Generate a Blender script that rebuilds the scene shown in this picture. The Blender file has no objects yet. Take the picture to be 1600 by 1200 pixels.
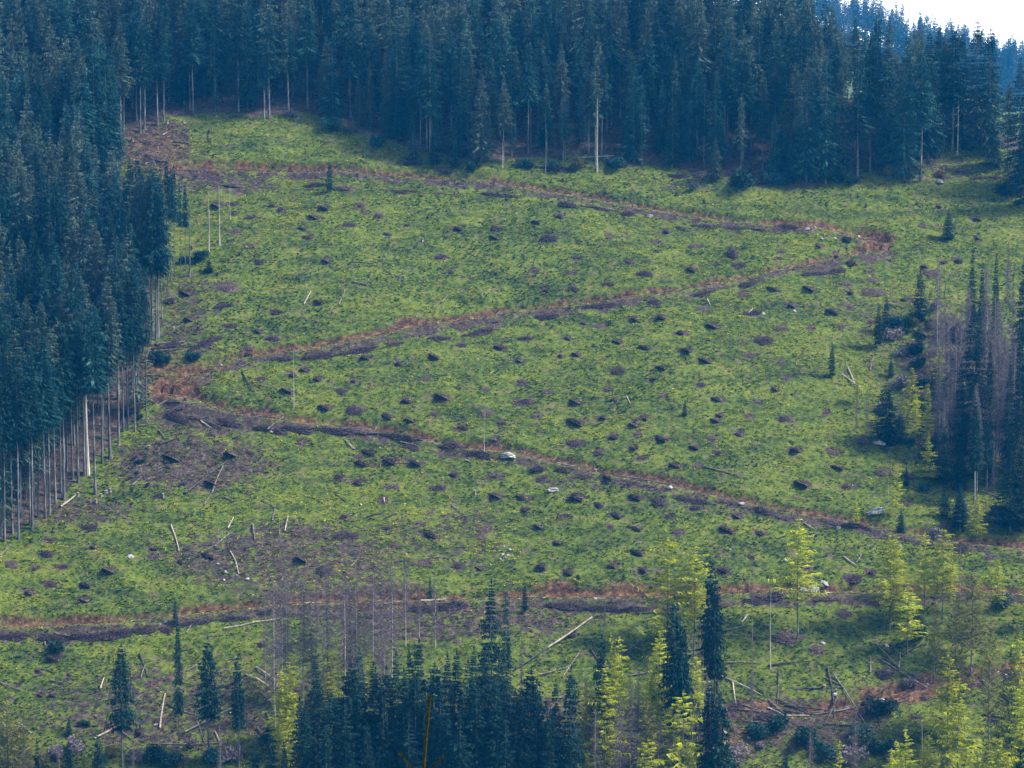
import bpy, math, random
import numpy as np
R = math.radians
rng = np.random.default_rng(7)
random.seed(7)
scene = bpy.context.scene
col = scene.collection

# ------------------------------------------------------------------ camera model
F = 4655.0                       # focal length in pixels of the 1600 x 1200 photograph
PITCH = R(6.0)
CP, SP = math.cos(PITCH), math.sin(PITCH)
def ray(u, v):
    a = (u - 800.0) / F; b = -(v - 600.0) / F
    return (a, CP + b * SP, -SP + b * CP)
Y0, Z0, SL = 696.2, -73.2, 0.55

# ------------------------------------------------------------------ noise
def vnoise(x, y, seed=0):
    xi = np.floor(x).astype(np.int64); yi = np.floor(y).astype(np.int64)
    fx = x - xi; fy = y - yi
    fx = fx * fx * (3 - 2 * fx); fy = fy * fy * (3 - 2 * fy)
    def h(a, b):
        n = (a * 374761393 + b * 668265263 + seed * 974634777) & 0xffffffff
        n = ((n ^ (n >> 13)) * 1274126177) & 0xffffffff
        return ((n ^ (n >> 16)) & 0xffff) / 65535.0
    a = h(xi, yi); b = h(xi + 1, yi); c = h(xi, yi + 1); d = h(xi + 1, yi + 1)
    return (a * (1 - fx) + b * fx) * (1 - fy) + (c * (1 - fx) + d * fx) * fy
def fbm(x, y, seed=0, oct=4):
    s = 0; a = 0.5; t = 0
    for i in range(oct):
        s = s + a * vnoise(x * 2 ** i, y * 2 ** i, seed + i); t += a; a *= 0.5
    return s / t
def sstep(a, b, x):
    t = np.clip((np.asarray(x) - a) / (b - a), 0, 1); return t * t * (3 - 2 * t)

# ------------------------------------------------------------------ terrain
def plane_y(u, v):
    a, b, c = ray(u, v); return (Z0 - SL * Y0) / (c / b - SL)
CRX = []; CRY = []
for u, v in [(-600, 20), (0, 20), (400, 25), (800, 60), (1000, 95), (1200, 130), (1350, 165), (1500, 200), (1600, 215), (2200, 260)]:
    y = plane_y(u, v); a, b, c = ray(u, v); CRX.append(a / b * y); CRY.append(y)
def ridge(y, yc, zc, w):
    return zc - np.sqrt((y - yc) ** 2 + w * w) * 0.42 + w * 0.42
def ridge_z(yc, pts):
    xs, zs = [], []
    for u, v in pts:
        a, b, c = ray(u, v); xs.append(a / b * yc); zs.append(c / b * yc)
    return xs, zs
RX1, RZ1 = ridge_z(2300, [(900, 0), (1250, 35), (1330, 58), (1420, 88), (1500, 112), (1600, 140), (1800, 200), (2600, 280)])
RX2, RZ2 = ridge_z(3000, [(500, 40), (1200, 75), (1450, 100), (1600, 112), (1800, 118), (2600, 170)])
def base_z(x, y):
    x = np.asarray(x, float); y = np.asarray(y, float)
    far = Z0 + SL * (y - Y0)
    und = (fbm(x / 45 + 3, y / 60, 11, 3) - .5) * 6.0 + (fbm(x / 14, y / 20, 12, 2) - .5) * 1.6
    far = far + und
    yc = np.interp(x, CRX, CRY)
    t = y - yc
    over = np.where(t > 0, 0.5 * (t + np.sqrt(t * t + 300)) - 8.66, 0.5 * (t + np.sqrt(t * t + 300)) - 8.66)
    over = np.maximum(over, 0)
    far = far - over * 0.95
    near = -1.75 - 0.42 * y
    k = 12.0
    z = np.logaddexp(far / k, np.where(y < 600, near, -400) / k) * k
    f1 = ridge(y, 2300, np.interp(x, RX1, RZ1), 60)
    f2 = ridge(y, 3000, np.interp(x, RX2, RZ2), 60)
    z = np.where(y > 900, np.logaddexp(np.logaddexp(z / k, f1 / k), f2 / k) * k, z)
    return np.maximum(z, -178.0)
def hit(u, v):
    a, b, c = ray(u, v)
    t0, t1 = 420.0, 1000.0
    for _ in range(3):
        t = np.linspace(t0, t1, 130)
        over = base_z(a / b * t, t) > c / b * t
        k = int(over.argmax()) if over.any() else 129
        t0, t1 = t[max(k - 1, 0)], t[k]
    return np.array([a / b * t1, t1])
def px_at(u, v):
    p = hit(u, v); return p[0], p[1]

ROADS = [
 [(215,250,1.6),(250,262,2.4),(300,264,3.0),(400,264,3.2),(480,265,2.6),(560,269,2.0),(640,273,1.9),(720,279,1.9),(800,287,1.9),(880,300,1.8),(960,315,1.8),(1040,328,1.8),(1120,342,1.8),(1200,349,1.8),(1260,351,2),(1310,358,2.6),(1350,370,3.6),(1376,382,4.2)],
 [(1376,384,4.0),(1330,397,2.4),(1260,412,1.8),(1180,428,1.8),(1100,444,1.8),(1020,457,1.8),(940,469,1.8),(860,479,1.9),(780,489,2),(700,500,2),(620,514,2.1),(560,529,2),(480,543,2),(400,552,2),(350,562,2.2),(310,582,3),(270,604,4.2)],
 [(266,608,4.2),(310,630,2.4),(360,641,2),(440,653,2),(520,661,2),(600,673,2),(680,689,2),(760,700,2),(820,708,1.9),(880,722,1.9),(940,738,1.9),(1010,748,1.9),(1080,762,1.9),(1150,780,1.9),(1220,796,1.9),(1290,805,1.9),(1350,817,2),(1420,831,2),(1500,847,2),(1600,855,2),(1700,860,2)],
 [(-100,976,2),(0,976,2),(80,975,2),(160,972,2),(240,965,2),(300,955,2),(400,945,2),(480,940,2),(560,937,2),(640,936,2),(720,935,2),(800,931,2),(860,929,2.2),(940,932,2),(1020,930,2),(1100,928,2),(1200,922,2),(1280,924,2),(1340,925,2),(1420,922,2),(1500,920,2),(1600,925,2),(1700,930,2)],
 [(1240,1119,1.6),(1300,1113,2),(1350,1099,2.2),(1400,1085,2.4),(1450,1069,2),(1500,1056,2),(1560,1046,2),(1640,1041,2)],
]
road_pts = []
for rd in ROADS:
    P = np.array([list(hit(u, v)) + [w] for u, v, w in rd])
    s = np.concatenate([[0], np.cumsum(np.hypot(np.diff(P[:, 0]), np.diff(P[:, 1])))])
    n = int(s[-1] / 1.0)
    t = np.linspace(0, s[-1], n)
    Q = np.stack([np.interp(t, s, P[:, i]) for i in range(3)], 1)
    z = base_z(Q[:, 0], Q[:, 1])
    k = np.ones(11) / 11
    def sm(a): return np.convolve(np.pad(a, 5, mode='edge'), k, 'valid')
    Q[:, 0] = sm(Q[:, 0]); Q[:, 1] = sm(Q[:, 1]); Q[:, 2] = sm(Q[:, 2])
    z = sm(base_z(Q[:, 0], Q[:, 1]))
    road_pts.append(np.column_stack([Q, z]))
ALLR = np.concatenate(road_pts)

def blob(u, v, ru, rv):
    cx, cy = px_at(u, v)
    x1, y1 = px_at(u + 1, v); x2, y2 = px_at(u, v - rv)
    return (cx, cy, ru * cy / F, max(1.5, abs(y2 - cy)))
def blobs(x, y, L, seed):
    m = np.zeros_like(x)
    for (cx, cy, rx, ry, s) in L:
        sel = (np.abs(x - cx) < rx * 2.2) & (np.abs(y - cy) < ry * 2.2)
        if not sel.any(): continue
        d = np.sqrt(((x[sel] - cx) / rx) ** 2 + ((y[sel] - cy) / ry) ** 2)
        m[sel] = np.maximum(m[sel], s * (1 - sstep(0.55, 1.25, d)))
    return m
SOIL = [blob(*b) + (s,) for b, s in [((1345,366,42,9),1),((1372,374,30,14),1),((640,503,26,10),1),((268,604,46,24),1),((310,575,50,12),.9),
  ((430,266,60,9),.9),((360,262,60,10),.8),((865,918,36,11),1),((985,916,50,8),.8),((1060,920,60,7),.6),((380,640,30,9),.9),((1330,1100,70,14),1),((1430,1075,70,16),1),((480,935,90,9),.7),((350,947,60,8),.9),((1130,1150,45,18),.7),((178,1137,22,6),.9),((1540,800,50,20),.35),((240,573,40,14),.8),
  ((30,968,60,8),.8),((1560,845,60,8),.8),((235,232,70,30),.4),((300,262,90,14),.7),((225,560,50,30),.6),((1310,1108,70,12),1.4),((1390,1086,70,16),1.4),((1470,1062,60,12),1.4),((1560,1046,60,9),1.3),((1180,1105,50,12),.8),((590,940,60,16),.5)]]
LITTER = [blob(*b) + (s,) for b, s in [((235,225,80,45),.85),((330,285,120,18),.75),((290,480,60,60),.55),((290,545,70,22),.6),((350,655,130,26),.9),((300,725,150,50),.85),((450,870,220,60),.75),((540,930,190,40),.75),((690,700,110,16),.5),((1400,490,110,60),.45),((1510,610,130,140),.8),((1440,262,110,28),.6),((700,970,260,34),.75),((900,1160,360,80),.85),((590,718,90,12),.5),((120,800,110,26),.75),((960,755,140,14),.5),((1130,792,130,12),.5),((1230,1130,190,50),.8),((90,994,140,14),.7),((960,948,170,14),.7),((700,840,110,60),.5),((1400,560,60,60),.4),((600,250,80,18),.35),((1100,282,200,12),.4),((300,1110,300,80),.65)]]

# u, v, width px, kind (d dark, b brown)
HP = """427,318,24,d 441,327,20,d 505,323,24,d 490,338,26,b 562,320,22,b 570,330,14,b 592,336,22,d 473,355,22,d 543,349,24,d 482,368,20,d 606,365,16,b 637,351,14,b 714,356,24,d 777,355,22,d 775,371,18,b 689,399,22,d 704,423,14,d 497,470,18,d 435,485,24,d 406,407,22,d 625,430,18,b 510,407,14,b 405,517,16,b 423,527,24,d 720,538,18,d 781,542,26,d 678,556,22,d 568,556,26,d 622,565,20,d 455,583,22,d 476,575,18,b 552,593,16,d 405,590,22,d 666,590,14,b 496,591,14,b
838,346,20,d 873,336,20,d 855,372,34,d 953,367,18,b 1026,392,16,d 1026,375,20,b 982,332,24,d 1040,359,18,d 1087,382,20,b 1152,412,24,d 902,401,16,d 834,421,20,b 895,424,20,b 982,406,16,b 1006,426,26,d 1080,419,26,d 950,441,22,d 894,449,18,d 850,450,14,b 1020,472,24,d 1162,458,18,b 1100,480,24,b 1032,494,30,d 912,502,16,b 939,508,20,b 990,496,18,b 1175,487,30,d 1114,507,22,b 1064,519,26,d 821,527,24,d 887,526,20,d 964,532,20,b 1007,541,22,d 1070,545,28,d 1190,529,28,d 1170,554,22,b 1102,561,26,b 875,552,18,d 901,551,18,b 1032,571,26,d 964,578,22,d 812,562,20,b 815,596,22,d 1019,591,14,b 1095,598,16,d
1322,374,20,d 1280,384,18,b 1307,391,12,d 1221,391,16,b 1214,402,16,d 1390,405,20,d 1440,350,14,b 1467,320,12,b 1525,340,22,b 1207,450,20,d 1265,450,26,b 1322,440,20,b 1365,436,24,b 1360,422,14,b 1360,455,34,b 1327,455,14,d 1299,485,28,d 1327,479,18,b 1237,475,24,b 1221,510,22,b 1267,510,16,b 1315,510,14,b 1220,565,14,b 1229,588,18,b 1472,407,16,b 1495,405,20,b 1445,416,14,b 1455,425,30,b 1415,466,20,b 1441,521,26,b 1477,507,24,d 1527,370,12,b
340,319,24,b 365,317,18,d 366,332,16,d 391,337,20,d 387,381,20,b 367,359,12,b 350,445,44,b 290,455,30,b 300,472,26,b 346,475,24,d 297,494,26,b 359,506,26,d 305,512,24,b 390,544,30,d
270,712,34,b 275,695,24,b 247,772,20,d 145,852,18,d 75,842,22,d 140,822,30,d 240,855,20,d 245,867,24,b 282,875,18,d 327,867,32,d 96,884,20,d 54,885,16,d 75,865,22,d 17,880,20,b 172,890,26,b 292,855,18,d 362,705,40,b 287,737,44,b 325,750,36,b
450,609,26,b 534,607,26,d 507,636,26,d 557,637,36,d 605,649,24,d 634,624,22,d 692,620,26,b 679,646,20,d 642,654,22,b 760,644,22,b 782,659,16,d 720,666,22,d 760,607,14,b 775,684,16,b 636,696,30,d 577,705,30,d 565,722,26,d 612,720,42,d 647,720,36,d 709,740,18,d 772,741,28,b 531,744,22,d 559,750,30,d 610,760,24,b 680,762,28,d 774,772,28,b 539,807,20,d 605,824,20,d 672,831,38,d 542,837,44,d 565,860,40,b 507,892,36,d 475,872,40,b 717,881,22,d 750,884,18,b 662,877,26,b 757,827,30,b 657,814,20,b 472,689,22,b 597,780,20,b
817,626,34,d 855,612,20,b 900,626,24,b 957,624,20,d 950,605,22,b 899,657,34,d 940,652,20,d 840,647,20,b 1007,651,18,b 992,660,22,b 957,679,22,d 997,675,14,b 1032,684,32,d 900,691,34,d 989,696,18,d 936,707,18,d 1000,714,26,d 1055,725,26,d 1085,697,20,d 1121,707,14,d 1112,682,18,b 1154,675,16,d 1125,646,14,b 1119,656,18,b 1171,649,18,b 1122,622,26,d 1036,616,14,b 1185,626,14,b 1092,725,16,b 847,747,24,d 901,745,24,d 950,747,26,d 982,757,18,d 897,775,38,d 935,785,22,d 992,775,32,d 1030,782,28,d 817,775,26,d 819,795,18,d 881,805,24,d 962,802,28,d 1046,805,20,d 994,824,22,d 954,821,12,d 1060,830,20,b 871,847,18,d 842,820,24,b 996,862,24,d 1134,825,28,d 1189,831,28,d 1085,792,24,d 1150,805,20,b 1172,869,12,d 1130,890,26,d 845,885,20,d 887,892,26,d 957,882,22,b 1004,889,18,d
1211,607,18,b 1291,642,14,b 1227,654,26,d 1239,701,30,d 1304,705,28,b 1309,729,22,d 1254,755,28,b 1327,757,32,d 1385,735,30,b 1436,692,14,d 1441,712,16,d 1415,785,20,b 1417,742,22,d 1477,820,24,b 1385,700,16,b 1262,884,16,d 1452,850,30,d 1360,892,20,b
77,911,20,d 134,912,24,d 45,922,26,b 132,934,22,b 60,1047,16,d 30,1065,12,d 107,1052,12,d 62,1082,16,b 81,1084,18,d 217,1142,26,d 85,1025,30,d 410,1007,20,d 892,990,20,d 1239,904,20,d 1331,902,30,d 1257,935,26,b 1320,957,26,b 1230,995,50,b 1275,1015,26,b 1445,1087,22,d 1430,1120,24,d 1550,1125,26,d 1570,937,30,d 1382,1050,36,d"""
heaps = []
for tok in HP.split():
    u, v, w, k = tok.split(','); heaps.append((int(u), int(v), int(w), k))
RING = [blob(u, v + 2, w * .62, max(5, w * .22)) + (.85,) for (u, v, w, k) in heaps]

def nearest_road(x, y):
    x = np.atleast_1d(np.asarray(x, float)); y = np.atleast_1d(np.asarray(y, float))
    d = np.full(x.shape, 99.0); zr = np.zeros_like(x); w = np.zeros_like(x)
    for P in road_pts:
        # chunked
        sel = (x > P[:, 0].min() - 14) & (x < P[:, 0].max() + 14) & (y > P[:, 1].min() - 14) & (y < P[:, 1].max() + 14)
        idx = np.nonzero(sel)[0]
        if not len(idx): continue
        for k in range(0, len(P), 6):
            Q = P[k:k + 7]
            sub = idx[(x[idx] > Q[:, 0].min() - 13) & (x[idx] < Q[:, 0].max() + 13) & (y[idx] > Q[:, 1].min() - 13) & (y[idx] < Q[:, 1].max() + 13)]
            if not len(sub): continue
            dd = np.hypot(x[sub][:, None] - Q[None, :, 0], y[sub][:, None] - Q[None, :, 1])
            j = dd.argmin(1); m = dd[np.arange(len(sub)), j]
            b = m < d[sub]
            s2 = sub[b]; d[s2] = m[b]; zr[s2] = Q[j[b], 3]; w[s2] = Q[j[b], 2]
    return d, zr, w

def full_z(x, y, ring=True):
    """carved height and masks (soil, road, litter)"""
    x = np.asarray(x, float); y = np.asarray(y, float)
    z0 = base_z(x, y)
    d, zr, w = nearest_road(x, y)
    nz = fbm(x / 3.5, y / 3.5, 31, 3)
    w2 = w * .85 + (nz - .5) * .8
    zr = zr - .5
    up = z0 > zr
    bank = 1.25 + nz * 1.1
    cut = np.where(d < w2, zr, np.where(up, np.minimum(z0, zr + (d - w2) * bank), np.maximum(z0, zr - (d - w2) * 1.0)))
    near = d < 12
    z = np.where(near, cut, z0)
    dig = z0 - z
    soil = np.where(near & up, sstep(0.45, 0.75, dig), 0) * (.45 + .6 * sstep(.36, .50, fbm(x / 4, y / 5, 40, 3)))
    road = np.where(near, 1 - sstep(w2 - .6, w2 + .3, d), 0)
    soil = np.maximum(soil, blobs(x, y, SOIL, 1) * sstep(.25, .5, nz + .12))
    lit = blobs(x, y, LITTER, 2)
    if ring: lit = np.maximum(lit, blobs(x, y, RING, 3))
    fill = np.where(near & ~up, 1 - sstep(w + .8, w + 3.4, d), 0) * (.5 + .7 * sstep(.38, .6, fbm(x / 5, y / 3.5, 45, 3)))
    lit = np.maximum(lit, fill)
    return z, soil, road, lit

# vegetation bumps on the ground
def bumps(x, y):
    b = (fbm(x / 4.0, y / 1.7 + x * .12, 50, 3) - .5) * 1.1 + (vnoise(x / .9, y / .7, 55) - .5) * .25
    return b

# ------------------------------------------------------------------ forest outline (pixel boundary put on the ground)
EDGE = [(-260,1010),(-60,880),(0,846),(60,806),(110,762),(150,716),(190,674),(222,640),(232,600),(225,560),(218,528),(228,518),(236,490),(238,440),(244,415),(238,372),(208,330),(192,285),(180,240),(190,212),(225,198),(262,182),(330,176),(400,182),(440,178),(480,172),(520,188),(560,198),(600,216),(650,236),(700,246),(760,252),(830,246),(900,240),(980,252),(1050,262),(1120,272),(1200,284),(1290,288),(1330,272),(1400,262),(1440,262),(1470,230),(1520,226),(1570,232),(1640,262),(1800,300)]
EDGEW = np.array([hit(u, v) for u, v in EDGE])
poly = np.concatenate([EDGEW, [[EDGEW[-1][0] + 60, 790], [300, 860], [300, 1000], [-420, 1000], [-420, 540]]])
def inside(x, y, P=poly):
    x = np.asarray(x); y = np.asarray(y)
    c = np.zeros(x.shape, bool); n = len(P); j = n - 1
    for i in range(n):
        xi, yi = P[i]; xj, yj = P[j]
        k = ((yi > y) != (yj > y)) & (x < (xj - xi) * (y - yi) / (yj - yi + 1e-12) + xi)
        c ^= k; j = i
    return c
def edge_dist(x, y):
    d = 1e9
    for i in range(len(EDGEW) - 1):
        a = EDGEW[i]; b = EDGEW[i + 1]; ab = b - a
        t = max(0, min(1, ((x - a[0]) * ab[0] + (y - a[1]) * ab[1]) / (ab @ ab)))
        d = min(d, math.hypot(x - a[0] - t * ab[0], y - a[1] - t * ab[1]))
    return d

# ------------------------------------------------------------------ mesh helpers
def mesh_np(name, V, Fc, n=3, mats=(), smooth=False, midx=None, color=None, cname='tone'):
    V = np.asarray(V, np.float32); Fc = np.asarray(Fc, np.int32)
    me = bpy.data.meshes.new(name)
    me.vertices.add(len(V)); me.vertices.foreach_set('co', V.ravel())
    me.loops.add(Fc.size); me.loops.foreach_set('vertex_index', Fc.ravel())
    me.polygons.add(len(Fc)); me.polygons.foreach_set('loop_start', np.arange(0, Fc.size, n, dtype=np.int32))
    me.polygons.foreach_set('loop_total', np.full(len(Fc), n, np.int32))
    if midx is not None: me.polygons.foreach_set('material_index', np.asarray(midx, np.int32))
    me.polygons.foreach_set('use_smooth', np.full(len(Fc), smooth, bool))
    if color is not None:
        at = me.color_attributes.new(cname, 'FLOAT_COLOR', 'POINT')
        at.data.foreach_set('color', np.asarray(color, np.float32).ravel())
    me.update(calc_edges=True)
    for m in mats: me.materials.append(m)
    return me
def link(name, me, parent=None, loc=None, rz=0, sc=None):
    o = bpy.data.objects.new(name, me); col.objects.link(o)
    if parent is not None: o.parent = parent
    if loc is not None: o.location = loc
    if rz: o.rotation_euler = (0, 0, rz)
    if sc is not None: o.scale = sc if hasattr(sc, '__len__') else (sc, sc, sc)
    return o
REG = []       # (obj, look, category, u, v, mode)
def tag(o, look, cat, u=None, v=None, group=None, shared=False):
    o['category'] = cat
    if group: o['group'] = group
    REG.append((o, look, cat, u, v, shared))

# ------------------------------------------------------------------ materials
def mat(name):
    m = bpy.data.materials.new(name); m.use_nodes = True
    nt = m.node_tree; nt.nodes.clear()
    out = nt.nodes.new('ShaderNodeOutputMaterial'); b = nt.nodes.new('ShaderNodeBsdfPrincipled')
    nt.links.new(b.outputs[0], out.inputs[0])
    b.inputs['Roughness'].default_value = .85
    b.inputs['Specular IOR Level'].default_value = .15
    return m, nt, b
def node(nt, t, **k):
    n = nt.nodes.new(t)
    for a, v in k.items(): setattr(n, a, v)
    return n
def noise(nt, scale, detail=3, coord=None, vec=None, rough=.6):
    n = node(nt, 'ShaderNodeTexNoise'); n.inputs['Scale'].default_value = scale
    n.inputs['Detail'].default_value = detail; n.inputs['Roughness'].default_value = rough
    if vec is not None: nt.links.new(vec, n.inputs['Vector'])
    return n.outputs['Fac']
def ramp(nt, fac, stops):
    r = node(nt, 'ShaderNodeValToRGB'); e = r.color_ramp.elements
    while len(e) < len(stops): e.new(.5)
    for i, (p, c) in enumerate(stops): e[i].position = p; e[i].color = (*c, 1)
    nt.links.new(fac, r.inputs[0]); return r.outputs[0]
def mix(nt, fac, a, b, mode='MIX'):
    m = node(nt, 'ShaderNodeMix', data_type='RGBA', blend_type=mode)
    for s, v in ((0, fac), (6, a), (7, b)):
        if hasattr(v, 'is_linked') or hasattr(v, 'links'): nt.links.new(v, m.inputs[s])
        elif s == 0: m.inputs[0].default_value = v
        else: m.inputs[s].default_value = (*v, 1)
    return m.outputs[2]
def mathn(nt, op, a, b=None):
    m = node(nt, 'ShaderNodeMath', operation=op)
    for s, v in ((0, a), (1, b)):
        if v is None: continue
        if isinstance(v, (int, float)): m.inputs[s].default_value = v
        else: nt.links.new(v, m.inputs[s])
    return m.outputs[0]
def geopos(nt, sx=1, sy=1, sz=1):
    g = node(nt, 'ShaderNodeNewGeometry'); mp = node(nt, 'ShaderNodeMapping')
    mp.inputs['Scale'].default_value = (sx, sy, sz)
    nt.links.new(g.outputs['Position'], mp.inputs['Vector']); return mp.outputs[0]

# ground
def ground_material():
    m, nt, b = mat('hillside_ground')
    p = geopos(nt, 1, 1, 1)
    att = node(nt, 'ShaderNodeVertexColor'); att.layer_name = 'mask'
    sep = node(nt, 'ShaderNodeSeparateColor'); nt.links.new(att.outputs[0], sep.inputs[0])
    n1 = noise(nt, .9, 4, vec=p, rough=.7)
    mp2 = node(nt, 'ShaderNodeMapping'); mp2.inputs['Rotation'].default_value = (0, 0, R(-20)); mp2.inputs['Scale'].default_value = (.06, .2, .06); nt.links.new(p, mp2.inputs['Vector'])
    n2 = noise(nt, 1.0, 3, vec=mp2.outputs[0]); n3 = noise(nt, .35, 3, vec=p)
    f = mathn(nt, 'ADD', mathn(nt, 'MULTIPLY', n1, .6), mathn(nt, 'MULTIPLY', n2, .4))
    green = ramp(nt, f, [(.36, (.014, .026, .010)), (.45, (.042, .066, .010)), (.55, (.10, .135, .012)), (.67, (.18, .175, .03))])
    green = mix(nt, mathn(nt, 'MULTIPLY', ramp(nt, n3, [(.56, (0, 0, 0)), (.68, (1, 1, 1))]), .55), green, (.15, .11, .06))
    lit = ramp(nt, n1, [(.35, (.026, .018, .018)), (.55, (.070, .048, .042)), (.7, (.15, .11, .085))])
    soil = ramp(nt, n1, [(.34, (.022, .013, .009)), (.46, (.07, .034, .018)), (.57, (.14, .072, .036)), (.70, (.27, .16, .10))])
    road = ramp(nt, n1, [(.35, (.06, .042, .032)), (.55, (.12, .09, .07)), (.72, (.24, .20, .17))])
    n4 = noise(nt, .5, 4, vec=p, rough=.7)
    lf = mathn(nt, 'ADD', sep.outputs[2], mathn(nt, 'SUBTRACT', mathn(nt, 'MULTIPLY', n4, 2.9), 1.85))
    lf = ramp(nt, lf, [(.0, (0, 0, 0)), (.35, (1, 1, 1))])
    c = mix(nt, lf, green, lit)
    c = mix(nt, sep.outputs[1], c, mix(nt, ramp(nt, n3, [(.40, (0, 0, 0)), (.52, (1, 1, 1))]), road, green))
    c = mix(nt, sep.outputs[0], c, soil)
    nt.links.new(c, b.inputs['Base Color'])
    bp = node(nt, 'ShaderNodeBump'); bp.inputs['Strength'].default_value = .8; bp.inputs['Distance'].default_value = .25
    nt.links.new(noise(nt, 2.5, 4, vec=p), bp.inputs['Height']); nt.links.new(bp.outputs[0], b.inputs['Normal'])
    return m
def tuft_material():
    m, nt, b = mat('ground_plants')
    att = node(nt, 'ShaderNodeVertexColor'); att.layer_name = 'tone'
    nt.links.new(att.outputs[0], b.inputs['Base Color'])
    tr = node(nt, 'ShaderNodeBsdfTranslucent'); nt.links.new(att.outputs[0], tr.inputs[0])
    ms = node(nt, 'ShaderNodeMixShader'); ms.inputs[0].default_value = .38
    nt.links.new(b.outputs[0], ms.inputs[1]); nt.links.new(tr.outputs[0], ms.inputs[2])
    out = [n for n in nt.nodes if n.type == 'OUTPUT_MATERIAL'][0]; nt.links.new(ms.outputs[0], out.inputs[0])
    return m
def foliage(name, dark, mid, light, brown=None, bamt=0, transl=0):
    m, nt, b = mat(name)
    oi = node(nt, 'ShaderNodeObjectInfo')
    p = geopos(nt)
    n1 = noise(nt, .55, 3, vec=p); n2 = noise(nt, 3.0, 2, vec=p)
    f = mathn(nt, 'ADD', mathn(nt, 'MULTIPLY', n1, .6), mathn(nt, 'MULTIPLY', n2, .4))
    c = ramp(nt, f, [(.38, dark), (.5, mid), (.64, light)])
    if brown:
        nb = noise(nt, .07, 2, vec=geopos(nt, 1, 1, .3))
        bf = mathn(nt, 'ADD', mathn(nt, 'MULTIPLY', nb, 1.4), mathn(nt, 'MULTIPLY', oi.outputs['Random'], .35))
        c = mix(nt, mathn(nt, 'MULTIPLY', ramp(nt, bf, [(.92, (0, 0, 0)), (1.15, (1, 1, 1))]), bamt), c, brown)
    hsv = node(nt, 'ShaderNodeHueSaturation')
    nt.links.new(mathn(nt, 'ADD', mathn(nt, 'MULTIPLY', oi.outputs['Random'], .8), .6), hsv.inputs['Value'])
    nt.links.new(c, hsv.inputs['Color'])
    nt.links.new(hsv.outputs[0], b.inputs['Base Color'])
    if transl:
        tr = node(nt, 'ShaderNodeBsdfTranslucent'); nt.links.new(hsv.outputs[0], tr.inputs[0])
        ms = node(nt, 'ShaderNodeMixShader'); ms.inputs[0].default_value = transl
        nt.links.new(b.outputs[0], ms.inputs[1]); nt.links.new(tr.outputs[0], ms.inputs[2])
        out = [n for n in nt.nodes if n.type == 'OUTPUT_MATERIAL'][0]; nt.links.new(ms.outputs[0], out.inputs[0])
    return m
def simple(name, a, bcol, c3, scale=2.0, sz=1.0):
    m, nt, b = mat(name)
    c = ramp(nt, noise(nt, scale, 4, vec=geopos(nt, 1, 1, sz), rough=.7), [(.35, a), (.5, bcol), (.66, c3)])
    nt.links.new(c, b.inputs['Base Color']); return m
M = dict(
 ground=ground_material(), tuft=tuft_material(),
 spruce=foliage('spruce_needles', (.004, .036, .044), (.012, .066, .066), (.058, .116, .078), (.13, .12, .06), .4),  # part of the blue haze is put into these needle colours
 youngspruce=foliage('young_spruce_needles', (.004, .022, .024), (.009, .038, .032), (.024, .062, .040)),
 larch=foliage('larch_needles', (.20, .24, .012), (.36, .40, .016), (.56, .54, .03), transl=.22),
 olive=foliage('budding_twigs', (.08, .08, .03), (.17, .16, .045), (.27, .25, .06), transl=.2),
 ochre=foliage('ochre_leaves', (.10, .06, .02), (.24, .15, .04), (.38, .26, .07)),
 twig=simple('dead_twigs', (.10, .075, .08), (.19, .15, .155), (.32, .26, .26)),
 bark=simple('spruce_bark', (.05, .052, .058), (.12, .12, .125), (.27, .26, .255), 1.5, .2),
 barkpale=simple('weathered_trunk', (.28, .25, .22), (.45, .41, .36), (.62, .57, .5), 1.5, .2),
 log=simple('grey_log_wood', (.07, .058, .052), (.16, .135, .12), (.31, .27, .235), 1.2),
 logpale=simple('fresh_log_wood', (.22, .18, .13), (.38, .31, .24), (.55, .47, .38), 1.2),
 logdark=simple('dark_wet_log', (.03, .026, .025), (.07, .06, .055), (.14, .12, .1), 1.2),
 heap=simple('dark_brushwood', (.012, .008, .011), (.034, .022, .027), (.13, .092, .092), 2.5),
 heapbrown=simple('brown_brushwood', (.04, .028, .026), (.09, .065, .058), (.19, .145, .12), 2.5),
 rock=simple('pale_limestone', (.10, .10, .09), (.32, .31, .29), (.58, .57, .54), 2.2),
 stump=simple('old_stump_wood', (.012, .01, .012), (.03, .024, .024), (.07, .055, .05), 4),
 cut=simple('sawn_stump_face', (.42, .33, .24), (.58, .47, .35), (.7, .6, .46), 4),
 shoot=simple('olive_shoot_needles', (.035, .045, .006), (.085, .095, .010), (.20, .20, .025), 60),
 shootbark=simple('young_shoot_bark', (.035, .025, .008), (.075, .055, .014), (.13, .09, .025), 50),
)

# ------------------------------------------------------------------ ground sheet
def axis(dense0, dense1, step, lo, hi, g=1.12):
    mid = list(np.arange(dense0, dense1, step)); a = []; s = step; t = dense0
    while t > lo: s = min(s * g, 60); t -= s; a.append(t)
    b = []; s = step; t = mid[-1]
    while t < hi: s = min(s * g, 60); t += s; b.append(t)
    return np.array(a[::-1] + mid + b)
XS = axis(-165, 165, .5, -1500, 1500); YS = axis(530, 850, .5, -80, 3300)
XX, YY = np.meshgrid(XS, YS)
xf, yf = XX.ravel(), YY.ravel()
zf, so, ro, li = full_z(xf, yf)
ins = inside(xf, yf)
inner = (np.abs(xf) < 175) & (yf > 520) & (yf < 900)
bm = bumps(xf, yf) * (1 - .75 * np.clip(ro, 0, 1)) * (1 - .3 * so) * inner
zf = zf + bm
li = np.where(ins, 1.0, li)
ny, nx = XX.shape
ii = np.arange(ny * nx).reshape(ny, nx)
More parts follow.
